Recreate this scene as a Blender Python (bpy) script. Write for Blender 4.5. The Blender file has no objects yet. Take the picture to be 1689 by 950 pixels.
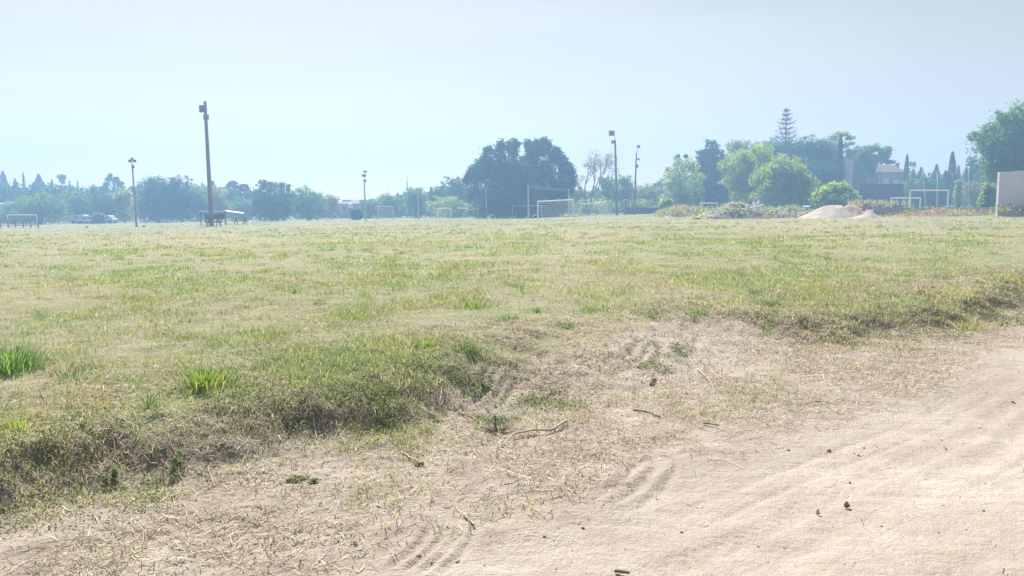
import bpy, math
import numpy as np
from mathutils import Matrix, Vector
R_ = math.radians
scn = bpy.context.scene
# ------------------------------------------------------------------ camera
W0, H0, F = 1689.0, 950.0, 1220.0
PITCH, ROLL, CAMZ = 6.0, -0.45, 1.6
cd = bpy.data.cameras.new('camera'); cam = bpy.data.objects.new('camera', cd); scn.collection.objects.link(cam)
cd.sensor_width = 36.0; cd.lens = 36.0 * F / W0; cd.clip_start = 0.05; cd.clip_end = 5000
CM = Matrix.Rotation(R_(90 - PITCH), 3, 'X') @ Matrix.Rotation(R_(ROLL), 3, 'Z')
cam.matrix_world = Matrix.Translation((0, 0, CAMZ)) @ CM.to_4x4()
scn.camera = cam
# ------------------------------------------------------------------ sky, sun, exposure
SUN_AZ, SUN_EL = -17.0, 47.0
w = bpy.data.worlds.new('World'); scn.world = w; w.use_nodes = True
nt = w.node_tree; nt.nodes.clear()
sky = nt.nodes.new('ShaderNodeTexSky'); sky.sky_type = 'NISHITA'; sky.sun_disc = False
sky.sun_elevation = R_(SUN_EL); sky.sun_rotation = R_(SUN_AZ % 360)
sky.altitude = 100; sky.air_density = 1.0; sky.dust_density = .4; sky.ozone_density = 2.0
bg = nt.nodes.new('ShaderNodeBackground'); bg.inputs['Strength'].default_value = 0.051
wo = nt.nodes.new('ShaderNodeOutputWorld')
hs = nt.nodes.new('ShaderNodeHueSaturation'); hs.inputs['Saturation'].default_value = .44
tm = nt.nodes.new('ShaderNodeMix'); tm.data_type = 'RGBA'; tm.blend_type = 'MULTIPLY'; tm.inputs[0].default_value = 1.0; tm.inputs[7].default_value = (.99, .905, .80, 1)   # milky, slightly warm air
nt.links.new(sky.outputs[0], hs.inputs['Color']); nt.links.new(hs.outputs[0], tm.inputs[6]); tcw = nt.nodes.new('ShaderNodeTexCoord'); mpw = nt.nodes.new('ShaderNodeMapping'); mpw.inputs['Scale'].default_value = (1.5, 1.5, 9.0); nzw = nt.nodes.new('ShaderNodeTexNoise'); nzw.inputs['Scale'].default_value = 1.3; nzw.inputs['Detail'].default_value = 4
rpw = nt.nodes.new('ShaderNodeMapRange'); rpw.inputs['From Min'].default_value = .42; rpw.inputs['From Max'].default_value = .75; rpw.inputs['To Max'].default_value = .28; cmx = nt.nodes.new('ShaderNodeMix'); cmx.data_type = 'RGBA'; cmx.inputs[7].default_value = (8.2, 8.3, 8.4, 1)
for a_, b_ in ((tcw.outputs['Generated'], mpw.inputs['Vector']), (mpw.outputs[0], nzw.inputs['Vector']), (nzw.outputs['Fac'], rpw.inputs['Value']), (rpw.outputs[0], cmx.inputs[0]), (tm.outputs[2], cmx.inputs[6]), (cmx.outputs[2], bg.inputs['Color'])): nt.links.new(a_, b_); nt.links.new(bg.outputs[0], wo.inputs['Surface'])
sd = bpy.data.lights.new('sun', 'SUN'); sd.energy = 4.5; sd.angle = R_(0.5); sd.color = (1.0, 0.96, 0.90)
sun = bpy.data.objects.new('sun', sd); scn.collection.objects.link(sun)
sdir = Vector((math.sin(R_(SUN_AZ)) * math.cos(R_(SUN_EL)), math.cos(R_(SUN_AZ)) * math.cos(R_(SUN_EL)), math.sin(R_(SUN_EL))))
sun.rotation_euler = sdir.to_track_quat('Z', 'Y').to_euler(); sun.location = (0, 0, 60)
vs = scn.view_settings
scn.display_settings.display_device = 'sRGB'
vs.view_transform = 'Standard'; vs.look = 'None'; vs.gamma = 1.0; vs.exposure = 1.28; vs.use_curve_mapping = False
HAZE_DENSITY, HAZE_COLOR, HAZE_ANISO = 0.0033, (0.37, 0.63, 0.98), 0.25
scn.cycles.use_denoising = True
scn.cycles.volume_bounces = 0; scn.cycles.max_bounces = 7; scn.cycles.transparent_max_bounces = 4
scn.cycles.sample_clamp_indirect = 6.0
try: scn.cycles.denoiser = 'OPENIMAGEDENOISE'
except Exception: pass
# ------------------------------------------------------------------ pixel helpers
rt = np.array(CM.col[0]); up = np.array(CM.col[1]); fw = -np.array(CM.col[2])
def pt(px, py, Y):
    d = fw + (px - W0 / 2) / F * rt - (py - H0 / 2) / F * up
    return np.array([0, 0, CAMZ]) + d * (Y / d[1])
def sm(t): t = np.clip(t, 0, 1); return t * t * (3 - 2 * t)
def vnoise(x, y, seed=0):
    x = np.asarray(x, float); y = np.asarray(y, float)
    xi = np.floor(x).astype(np.int64); yi = np.floor(y).astype(np.int64); fx = sm(x - xi); fy = sm(y - yi)
    def h(a, b):
        n = (a * 374761393 + b * 668265263 + seed * 1442695041) & 0xffffffff
        n = ((n ^ (n >> 13)) * 1274126177) & 0xffffffff
        n = n ^ (n >> 16)
        return (n & 0xffff) / 65535.0
    return (h(xi, yi) * (1 - fx) + h(xi + 1, yi) * fx) * (1 - fy) + (h(xi, yi + 1) * (1 - fx) + h(xi + 1, yi + 1) * fx) * fy
def fbm(x, y, sc, o=4, seed=0):
    a, s, t = 1.0, 0.0, 0.0
    for k in range(o):
        s = s + a * vnoise(x / sc * 2 ** k + 13.7 * k, y / sc * 2 ** k - 7.1 * k, seed + k); t += a; a *= 0.5
    return s / t
# ------------------------------------------------------------------ terrain function
PC = np.array([-500, 0, 200, 350, 600, 840, 1000, 1100, 1250, 1400, 1530, 1700, 2300.])
RC = np.array([5, 12, 40, 70, 110, 200.])
TZ = np.array([
 [.29, .38, .22, .05, -.20, -.2], [.29, .38, .22, .05, -.20, -.2], [.29, .38, .25, .12, -.15, -.1], [.29, .38, .30, .20, .0, .0],
 [.29, .40, .40, .32, .25, .2], [.34, .42, .46, .45, .38, .35], [.30, .42, .52, .62, .78, .8], [.25, .38, .55, .66, .84, .9],
 [.22, .32, .58, .72, .92, 1.0], [.2, .28, .58, .80, 1.20, 1.3], [.2, .26, .60, .84, 1.42, 1.5], [.2, .26, .60, .90, 1.45, 1.5],
 [.2, .26, .60, .90, 1.45, 1.5]])
FX = np.array([-60, -8, -4, -2.7, -1.9, -1.1, 0, 1.5, 3.1, 4.4, 6.1, 7.9, 14, 30, 90.])
FY = np.array([-60, -2.7, 2.1, 3.55, 4.2, 4.9, 5.4, 6.6, 8.1, 8.8, 9.8, 11.2, 16.5, 31, 88.])
WX = np.array([-60, -3, -1.6, -.7, .3, 2.4, 3.6, 7, 9, 90.])
WW = np.array([.8, .8, .8, 1.1, 1.9, 1.8, .9, .7, 1.0, 1.5])
RX = np.array([-60, -8, -3, -1.0, .94, 3.2, 6.3, 12, 30, 90.])      # road edge
RY = np.array([-70, -3.6, 1.0, 3.1, 4.35, 6.0, 8.9, 14.6, 30, 86.])
def foot_s(x, y):
    wob = (fbm(x, y, 1.1, 3, 5) - .5) * .7 + (fbm(x, y, .28, 3, 6) - .5) * .28
    return (y - np.interp(x, FX, FY)) / 1.35 + wob
def road_s(x, y):
    return (np.interp(x, RX, RY) - y) / 1.3 + (fbm(x, y, 1.3, 3, 9) - .5) * .7
def tz(x, y):
    yy = np.maximum(y, 1.0); px = np.clip(844.5 + 1220 * x / yy, -500, 2300)
    i = np.clip(np.searchsorted(PC, px) - 1, 0, len(PC) - 2); a = sm((px - PC[i]) / (PC[i + 1] - PC[i]))
    r = np.clip(yy, 5, 200); j = np.clip(np.searchsorted(RC, r) - 1, 0, len(RC) - 2); b = (r - RC[j]) / (RC[j + 1] - RC[j])
    return (TZ[i, j] * (1 - b) + TZ[i, j + 1] * b) * (1 - a) + (TZ[i + 1, j] * (1 - b) + TZ[i + 1, j + 1] * b) * a
TRK = []
def track(p0, p1, n, gap, wd, depth): TRK.append((np.array(p0), np.array(p1), n, gap, wd, depth))
def gpix(px, py, z=0.0):
    d = fw + (px - W0 / 2) / F * rt - (py - H0 / 2) / F * up
    return (np.array([0, 0, CAMZ]) + d * ((z - CAMZ) / d[2]))[:2]
track(gpix(672, 950), gpix(748, 858), 4, .075, .026, .022)
track(gpix(770, 660, .1), gpix(835, 600, .2), 4, .09, .03, .025)
track(gpix(1035, 600, .12), gpix(1072, 545, .3), 3, .12, .04, .025)
track(gpix(1000, 840), gpix(1085, 760), 3, .12, .035, .015)
def gh(x, y):
    x = np.asarray(x, float); y = np.asarray(y, float)
    s = foot_s(x, y); wd = np.interp(x, WX, WW)
    S = sm(s / wd)
    field = tz(x, y)
    nb = (fbm(x, y, 2.2, 3, 21) - .5)
    lump = (fbm(x, y, .26, 4, 31) - .5)
    near = np.clip(1.6 - y / 45, .15, 1)
    steep = 4 * S * (1 - S)
    z = field * S + nb * .10 * S * near + lump * (.05 * S + .15 * steep * np.clip(1.7 - wd, .25, 1)) * np.clip(1.5 - y / 20, .1, 1)
    r = road_s(x, y)
    z = z + (1 - S) * (.028 * (fbm(x, y, .5, 4, 41) - .5) + .05 * (fbm(x, y, 1.9, 2, 43) - .5)) * (1 - .88 * sm(r / .8))
    # long shallow ruts that follow the road
    v = (np.interp(x, RX, RY) - y) / 1.3 + (fbm(x, y, 3.5, 2, 50) - .5) * .12
    for c, d_, w_ in ((.35, .010, .03), (.52, .008, .02), (.95, .020, .10), (1.12, .008, .02), (1.5, .012, .05), (1.66, .008, .02), (2.15, .020, .12), (2.3, .007, .02), (2.9, .012, .06)):
        q = (v - c) / w_
        z = z - .55 * d_ * np.exp(-q * q) * (1 - S) * (.1 + 1.3 * sm((fbm(x, y, 1.2, 3, 52) - .35) / .3))
    z = z - .03 * sm(r / 1.2)
    ua = x * .76 + y * .65                       # tread prints pressed into the dust along the road
    for c, w_, sg in ((.72, .085, 1), (1.95, .10, -1), (2.62, .08, 1)):
        q = (v - c) / w_; win = np.clip(1 - q ** 4, 0, 1) * sm((fbm(x, y, 1.1, 2, 55) - .42) / .12)
        z = z + win * .6 * (.007 * np.sign(np.sin(ua * 85 + sg * np.abs(q) * 3.0)) * (np.abs(q) < .85) - .012)
    z = z + (.012 + .03 * (1 - sm((r + .5) / .8))) * (fbm(x, y, .13, 4, 61) - .5) * np.clip(1.4 - y / 14, 0, 1)
    for a, b, n, gap, w_, dp in TRK:
        d = b - a; L = np.hypot(*d); d = d / L
        rx, ry = x - a[0], y - a[1]; t = (rx * d[0] + ry * d[1]) / L; c = -rx * d[1] + ry * d[0] + .05 * np.sin(t * 3)
        env = sm(t * 6) * sm((1 - t) * 4 + .0) * (.5 + .9 * fbm(x, y, .15, 2, 71))
        for k in range(n):
            q = (c - (k - (n - 1) / 2) * gap) / w_
            z = z + env * (-dp * np.exp(-q * q) + .5 * dp * np.exp(-(q - 1.6) ** 2))
    return z
def gp(px, Y):
    """ground point under pixel column px at depth Y (column measured on the horizon row)"""
    p = pt(px, 352, Y); z = float(gh(p[0], p[1])); return np.array([p[0], p[1], z])
# ------------------------------------------------------------------ materials
def newmat(name):
    m = bpy.data.materials.new(name); m.use_nodes = True; t = m.node_tree; t.nodes.clear()
    o = t.nodes.new('ShaderNodeOutputMaterial'); return m, t, o
def N(t, typ, **kw):
    n = t.nodes.new(typ)
    for k, v in kw.items():
        if k in n.inputs: n.inputs[k].default_value = v
        else: setattr(n, k, v)
    return n
def noise(t, scale, detail=4, rough=.55, coord='Object'):
    tc = N(t, 'ShaderNodeTexCoord'); n = N(t, 'ShaderNodeTexNoise'); n.inputs['Scale'].default_value = scale
    n.inputs['Detail'].default_value = detail; n.inputs['Roughness'].default_value = rough
    t.links.new(tc.outputs[coord], n.inputs['Vector']); return n.outputs['Fac']
def ramp(t, fac, stops):
    r = N(t, 'ShaderNodeValToRGB'); e = r.color_ramp.elements
    while len(e) < len(stops): e.new(.5)
    for k, (p, c) in enumerate(stops): e[k].position = p; e[k].color = (*c, 1) if len(c) == 3 else c
    t.links.new(fac, r.inputs[0]); return r.outputs[0]
def mix(t, fac, a, b, mode='MIX'):
    m = N(t, 'ShaderNodeMix', data_type='RGBA', blend_type=mode)
    for s, v in ((0, fac), (6, a), (7, b)):
        if isinstance(v, (int, float)): m.inputs[s].default_value = v
        elif isinstance(v, tuple): m.inputs[s].default_value = (*v, 1)
        else: t.links.new(v, m.inputs[s])
    return m.outputs[2]
def mth(t, op, a, b=0.0, clamp=False):
    m = N(t, 'ShaderNodeMath', operation=op, use_clamp=clamp)
    for s, v in ((0, a), (1, b)):
        if isinstance(v, (int, float)): m.inputs[s].default_value = v
        else: t.links.new(v, m.inputs[s])
    return m.outputs[0]
MATS = {}
def plain(name, col, rough=.8, var=.25, scale=3.0, metal=0.0, bump=.0, spec=.3):
    if name in MATS: return MATS[name]
    m, t, o = newmat(name); b = N(t, 'ShaderNodeBsdfPrincipled')
    f = noise(t, scale, 5, .6)
    c = ramp(t, f, [(.3, tuple(v * (1 - var) for v in col)), (.7, tuple(min(1, v * (1 + var)) for v in col))])
    t.links.new(c, b.inputs['Base Color']); b.inputs['Roughness'].default_value = rough; b.inputs['Metallic'].default_value = metal
    b.inputs['Specular IOR Level'].default_value = spec
    if bump:
        bn = N(t, 'ShaderNodeBump'); bn.inputs['Strength'].default_value = bump; bn.inputs['Distance'].default_value = .05
        t.links.new(noise(t, scale * 6, 4), bn.inputs['Height']); t.links.new(bn.outputs[0], b.inputs['Normal'])
    t.links.new(b.outputs[0], o.inputs[0]); MATS[name] = m; return m
def leafmat(name, col, trans=.4, tcol=None, tk=1.0, var=.35, scale=.5, attr=False):
    if name in MATS: return MATS[name]
    m, t, o = newmat(name)
    d = N(t, 'ShaderNodeBsdfDiffuse'); tr = N(t, 'ShaderNodeBsdfTranslucent'); mx = N(t, 'ShaderNodeMixShader'); mx.inputs[0].default_value = trans
    if attr:
        a = N(t, 'ShaderNodeAttribute'); a.attribute_name = 'tint'; c = a.outputs['Color']
        tc_ = mix(t, 1.0, c, (1.25, 1.3, .75), 'MULTIPLY')
    else:
        tcol = tcol or (col[0] * 1.9 * tk, col[1] * 1.8 * tk, col[2] * .9 * tk)
        f = noise(t, scale, 3); rnd = N(t, 'ShaderNodeNewGeometry').outputs['Random Per Island']
        f2 = mth(t, 'ADD', mth(t, 'MULTIPLY', f, .7), mth(t, 'MULTIPLY', rnd, .3))
        c = ramp(t, f2, [(.25, tuple(v * (1 - var) for v in col)), (.75, tuple(v * (1 + var) for v in col))])
        tc_ = ramp(t, f2, [(.25, tuple(v * (1 - var) for v in tcol)), (.75, tuple(v * (1 + var) for v in tcol))])
    t.links.new(c, d.inputs[0]); t.links.new(tc_, tr.inputs[0])
    t.links.new(d.outputs[0], mx.inputs[1]); t.links.new(tr.outputs[0], mx.inputs[2])
    t.links.new(mx.outputs[0], o.inputs[0]); MATS[name] = m; return m
def groundmat():
    m, t, o = newmat('soil_and_turf'); b = N(t, 'ShaderNodeBsdfPrincipled')
    a = N(t, 'ShaderNodeAttribute'); a.attribute_name = 'zone'; sp = N(t, 'ShaderNodeSeparateColor'); t.links.new(a.outputs['Color'], sp.inputs[0])
    road, grass, bank = sp.outputs[0], sp.outputs[1], sp.outputs[2]
    big = noise(t, .55, 5, .6); mid = noise(t, 2.6, 6, .65); fine = noise(t, 22, 5, .7); vf = noise(t, 90, 3, .7); huge = noise(t, .09, 4, .55)
    # dirt road: pale pinkish tan dust
    rc = ramp(t, big, [(.3, (.345, .295, .25)), (.5, (.41, .36, .315)), (.72, (.47, .42, .375))])
    rc = mix(t, mth(t, 'MULTIPLY', ramp(t, mid, [(.40, (0, 0, 0)), (.62, (1, 1, 1))]), .45), rc, (.33, .265, .215))
    uvw = N(t, 'ShaderNodeTexCoord'); mp = N(t, 'ShaderNodeMapping'); mp.inputs['Rotation'].default_value = (0, 0, R_(-42)); mp.inputs['Scale'].default_value = (.5, 5.5, 1)
    t.links.new(uvw.outputs['Object'], mp.inputs['Vector']); sn = N(t, 'ShaderNodeTexNoise'); sn.inputs['Scale'].default_value = 1.6; sn.inputs['Detail'].default_value = 5; t.links.new(mp.outputs[0], sn.inputs['Vector'])
    rc = mix(t, mth(t, 'MULTIPLY', ramp(t, sn.outputs['Fac'], [(.42, (0, 0, 0)), (.68, (1, 1, 1))]), .45), rc, (.32, .26, .215))
    pb = N(t, 'ShaderNodeTexVoronoi'); pb.inputs['Scale'].default_value = 55; t.links.new(uvw.outputs['Object'], pb.inputs['Vector'])
    rc = mix(t, mth(t, 'MULTIPLY', mth(t, 'LESS_THAN', pb.outputs['Distance'], .16), ramp(t, mid, [(.45, (0, 0, 0)), (.6, (.6, .6, .6))])), rc, (.22, .16, .12))
    # verge: greyer soil with shredded straw
    vc = ramp(t, mid, [(.3, (.26, .205, .17)), (.5, (.365, .305, .26)), (.72, (.48, .42, .365))])
    vc = mix(t, ramp(t, fine, [(.45, (0, 0, 0)), (.7, (.55, .55, .55))]), vc, (.40, .35, .26))
    gc = ramp(t, mid, [(.3, (.19, .185, .11)), (.5, (.265, .26, .15)), (.7, (.35, .325, .215))])
    gc = mix(t, ramp(t, huge, [(.4, (0, 0, 0)), (.62, (.6, .6, .6))]), gc, (.37, .31, .22))
    gc = mix(t, ramp(t, big, [(.5, (0, 0, 0)), (.7, (.55, .55, .55))]), gc, (.22, .27, .11))
    kc = ramp(t, fine, [(.3, (.13, .10, .082)), (.7, (.27, .215, .17))])
    nz = mth(t, 'SUBTRACT', mth(t, 'ADD', mth(t, 'MULTIPLY', mid, .6), mth(t, 'MULTIPLY', fine, .4)), .5)
    def edge(v, lo, hi, amt):
        x = mth(t, 'ADD', v, mth(t, 'MULTIPLY', nz, amt)); mr = N(t, 'ShaderNodeMapRange', interpolation_type='SMOOTHSTEP')
        t.links.new(x, mr.inputs['Value']); mr.inputs['From Min'].default_value = lo; mr.inputs['From Max'].default_value = hi; return mr.outputs[0]
    c = mix(t, edge(road, .3, .7, 1.2), vc, rc)
    c = mix(t, edge(grass, .35, .65, 1.3), c, gc)
    c = mix(t, mth(t, 'MULTIPLY', edge(bank, .35, .8, 1.0), .85), c, kc)
    c = mix(t, 1.0, c, ramp(t, vf, [(.2, (.75, .75, .75)), (.8, (1.2, 1.2, 1.2))]), 'MULTIPLY')
    t.links.new(c, b.inputs['Base Color']); b.inputs['Roughness'].default_value = .95; b.inputs['Specular IOR Level'].default_value = .1
    h = mth(t, 'ADD', mth(t, 'MULTIPLY', fine, .6), mth(t, 'MULTIPLY', vf, .25))
    h = mth(t, 'ADD', h, mth(t, 'MULTIPLY', mid, 1.5))
    h = mth(t, 'MULTIPLY', h, mth(t, 'SUBTRACT', 1.0, mth(t, 'MULTIPLY', road, .55)))
    bn = N(t, 'ShaderNodeBump'); bn.inputs['Strength'].default_value = 1.0; bn.inputs['Distance'].default_value = .05
    t.links.new(h, bn.inputs['Height']); t.links.new(bn.outputs[0], b.inputs['Normal'])
    t.links.new(b.outputs[0], o.inputs[0]); return m
# ------------------------------------------------------------------ mesh helpers
def tag(o, label=None, cat=None, group=None, kind=None):
    for k, v in (('label', label), ('category', cat), ('group', group), ('kind', kind)):
        if v: o[k] = v
    return o
def link(name, V, Fc, mat, parent=None, loc=None, smooth=False):
    """one mesh object from numpy vertices (world or local) and a list of face arrays"""
    me = bpy.data.meshes.new(name); V = np.asarray(V, np.float32)
    if not isinstance(Fc, (list, tuple)): Fc = [Fc]
    Fc = [np.asarray(f, np.int32) for f in Fc if len(f)]
    nl = sum(f.size for f in Fc); nf = sum(len(f) for f in Fc)
    me.vertices.add(len(V)); me.vertices.foreach_set('co', V.ravel())
    me.loops.add(nl); me.loops.foreach_set('vertex_index', np.concatenate([f.ravel() for f in Fc]))
    tot = np.concatenate([np.full(len(f), f.shape[1], np.int32) for f in Fc]); st = np.concatenate([[0], np.cumsum(tot)[:-1]]).astype(np.int32)
    me.polygons.add(nf); me.polygons.foreach_set('loop_start', st); me.polygons.foreach_set('loop_total', tot)
    me.polygons.foreach_set('use_smooth', np.full(nf, smooth))
    me.update(calc_edges=True); me.validate()
    if mat: me.materials.append(mat)
    o = bpy.data.objects.new(name, me); scn.collection.objects.link(o)
    if parent: o.parent = parent
    if loc is not None: o.location = loc
    return o
def empty(name, loc, rz=0.0):
    o = bpy.data.objects.new(name, None); scn.collection.objects.link(o); o.location = loc; o.rotation_euler = (0, 0, rz); o.empty_display_size = .3; return o
class MB:
    def __init__(s): s.v = []; s.q = []; s.t = []; s.n = 0
    def add(s, V, q=None, t=None):
        V = np.asarray(V, float)
        if q is not None and len(q): s.q.append(np.asarray(q) + s.n)
        if t is not None and len(t): s.t.append(np.asarray(t) + s.n)
        s.v.append(V); s.n += len(V); return s
    def box(s, c, d, rz=0.0):
        c = np.array(c, float); h = np.array(d, float) / 2
        P = np.array([[x, y, z] for z in (-1, 1) for y in (-1, 1) for x in (-1, 1)], float) * h
        cr, sr = math.cos(rz), math.sin(rz); P = np.c_[P[:, 0] * cr - P[:, 1] * sr, P[:, 0] * sr + P[:, 1] * cr, P[:, 2]]
        return s.add(P + c, [[0, 2, 3, 1], [4, 5, 7, 6], [0, 1, 5, 4], [2, 6, 7, 3], [0, 4, 6, 2], [1, 3, 7, 5]])
    def tube(s, P, r, k=7):
        P = np.asarray(P, float); r = np.broadcast_to(np.asarray(r, float), (len(P),)); T = np.gradient(P, axis=0)
        T /= np.linalg.norm(T, axis=1)[:, None] + 1e-9
        ref = np.array([0, 0, 1.]) if abs(T[:, 2]).mean() < .8 else np.array([1., 0, 0])
        A = np.cross(T, ref); A /= np.linalg.norm(A, axis=1)[:, None] + 1e-9; B = np.cross(T, A)
        th = np.arange(k) / k * 2 * np.pi
        V = P[:, None] + r[:, None, None] * (np.cos(th)[None, :, None] * A[:, None] + np.sin(th)[None, :, None] * B[:, None])
        n = len(P); q = [[i * k + j, i * k + (j + 1) % k, (i + 1) * k + (j + 1) % k, (i + 1) * k + j] for i in range(n - 1) for j in range(k)]
        V = np.vstack([V.reshape(-1, 3), P[:1], P[-1:]])
        t = [[n * k, (j + 1) % k, j] for j in range(k)] + [[n * k + 1, (n - 1) * k + j, (n - 1) * k + (j + 1) % k] for j in range(k)]
        return s.add(V, q, t)
    def leaves(s, C, size, rng, aspect=.6, dirs=None):
        n = len(C)
        if n == 0: return s
        a = rng.normal(size=(n, 3)) if dirs is None else dirs + rng.normal(size=(n, 3)) * .35
        a /= np.linalg.norm(a, axis=1)[:, None]
        b = rng.normal(size=(n, 3)); b -= (a * b).sum(1)[:, None] * a; b /= np.linalg.norm(b, axis=1)[:, None]
        L = (size * rng.uniform(.6, 1.35, n))[:, None] / 2; a *= L; b *= L * aspect
        V = np.stack([C - a, C - b * 1.0 + a * .1, C + a, C + b - a * .1], 1).reshape(-1, 3)
        return s.add(V, np.arange(4 * n).reshape(n, 4))
    def obj(s, name, mat, parent=None, off=None, smooth=False):
        V = np.vstack(s.v)
        if off is not None: V = V - np.asarray(off, float)
        fs = []
        if s.q: fs.append(np.vstack(s.q))
        if s.t: fs.append(np.vstack(s.t))
        return link(name, V, fs, mat, parent, smooth=smooth)
# ------------------------------------------------------------------ ground sheets
GM = groundmat()
def ground_grid():
    ys = [-60.]
    while ys[-1] < 232:
        y = ys[-1]
        ys.append(y + (4.0 if y < -4 else .5 if y < 1.5 else max(.022, y * y / 900 if y < 60 else 4 + (y - 60) * .08)))
    ys = np.array(ys)
    u = np.linspace(-.86, .86, 560); e = np.linspace(0, 1, 26)[1:]
    def row(y):
        yy = max(y, 0) + 2.4; xc = u * yy; hi = xc[-1]
        ext = hi + (330 - hi) * e ** 2.2
        return np.concatenate([-ext[::-1], xc, ext])
    X = np.array([row(y) for y in ys]); Y = np.repeat(ys[:, None], X.shape[1], 1)
    return X, Y
X, Y = ground_grid(); Z = gh(X, Y)
s_, r_ = foot_s(X, Y), road_s(X, Y)
wd_ = np.interp(X, WX, WW)
grass_m = sm((s_ - wd_ * .55) / .9 + .62)
mid_bare = np.exp(-((X - 1.8) / 1.5) ** 2) * np.exp(-((s_ - .8) / 1.0) ** 2)
grass_m = grass_m * (1 - .75 * np.clip(mid_bare, 0, 1))
grass_m = np.maximum(grass_m, sm((s_ + .9) / .9) * .42 * (X < 1))
St = sm(s_ / wd_); bank_m = (4 * St * (1 - St)) * np.clip(1.7 - wd_, 0, 1) * (.5 + fbm(X, Y, .9, 3, 81))
road_m = np.maximum(sm((r_ + .45) / 1.1), np.clip(mid_bare * 1.1 * (.35 + 1.1 * fbm(X, Y, .7, 3, 83)), 0, .95))
path = np.exp(-((X - (.32 + (Y - 9) * .115)) / (.55 + Y * .015)) ** 2) * sm((Y - 8) / 2) * sm((60 - Y) / 25)      # faint foot track going up the field
grass_m = grass_m * (1 - .4 * path)
nr, nc = X.shape
idx = np.arange(nr * nc).reshape(nr, nc)
Q = np.stack([idx[:-1, :-1], idx[:-1, 1:], idx[1:, 1:], idx[1:, :-1]], -1)
isroad = (np.interp(X, RX, RY) - Y > 0)[:-1, :-1]
Vg = np.c_[X.ravel(), Y.ravel(), Z.ravel()]
Cg = np.c_[road_m.ravel(), grass_m.ravel(), np.clip(bank_m.ravel(), 0, 1), np.ones(X.size)].astype(np.float32)
def sub(name, mask):
    f = Q[mask].reshape(-1, 4); us, inv = np.unique(f, return_inverse=True)
    o = link(name, Vg[us], inv.reshape(-1, 4), GM, smooth=True)
    at = o.data.color_attributes.new('zone', 'FLOAT_COLOR', 'POINT'); at.data.foreach_set('color', Cg[us].ravel()); tag(o, kind='structure'); return o
sub('ground', ~isroad); sub('dirt_road', isroad)
# ------------------------------------------------------------------ grass (stuff)
GR = leafmat('grass_blades', (.2, .2, .1), .45, attr=True)
def blades(name, P, h, wd, lean, az, col, label=None, parent=None, kind='stuff', droop=.5, mat=None):
    """P base points (n,3); curved tapered strips of 5 vertices"""
    n = len(P); d = np.c_[np.cos(az), np.sin(az), np.zeros(n)]
    sd_ = az + np.pi / 2 + np.random.RandomState(3).uniform(-.9, .9, n); s = np.c_[np.cos(sd_), np.sin(sd_), np.zeros(n)] * (wd / 2)[:, None]
    hh = h[:, None]; ln = lean[:, None]
    m1 = P + d * hh * ln * .35 + np.array([0, 0, 1.]) * hh * .55 * np.sqrt(np.clip(1 - (ln * .6) ** 2, .04, 1))
    m2 = P + d * hh * ln * (1.0) + np.array([0, 0, 1.]) * hh * (1 - droop * ln ** 2) * .98
    V = np.stack([P - s, P + s, m1 + s * .85, m1 - s * .85, m2], 1).reshape(-1, 3); b = np.arange(n)[:, None] * 5
    q = b + np.array([[0, 1, 2, 3]]); t = b + np.array([[3, 2, 4]])
    o = link(name, V, [q, t], mat or GR, parent)
    c = np.repeat(np.c_[col, np.ones(n)].astype(np.float32), 5, 0)
    at = o.data.color_attributes.new('tint', 'FLOAT_COLOR', 'POINT'); at.data.foreach_set('color', c.ravel())
    if kind: o['kind'] = kind
    return o
C_STRAW = np.array([.46, .39, .27]); C_YEL = np.array([.325, .345, .175]); C_GRN = np.array([.205, .295, .125]); C_DK = np.array([.08, .13, .045]); C_PALE = np.array([.62, .55, .38])
def field_col(x, y, rng):
    n = len(x)
    g = fbm(x, y, 2.4, 3, 101) * .55 + fbm(x, y, 11, 2, 102) * .45 + rng.normal(0, .07, n)
    dry = fbm(x, y, 1.2, 3, 103) * .5 + fbm(x, y, 16, 2, 104) * .5 + rng.normal(0, .08, n) + .05 * np.exp(-((x - (.32 + (y - 9) * .115)) / 1.2) ** 2)
    a = sm((g - .40) / .22)[:, None]; b = sm((dry - .46) / .2)[:, None]
    c = C_YEL * (1 - a) + C_GRN * a; c = c * (1 - b * .8) + C_STRAW * b * .8
    return c * rng.uniform(.75, 1.3, n)[:, None]
rng = np.random.RandomState(11)
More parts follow.
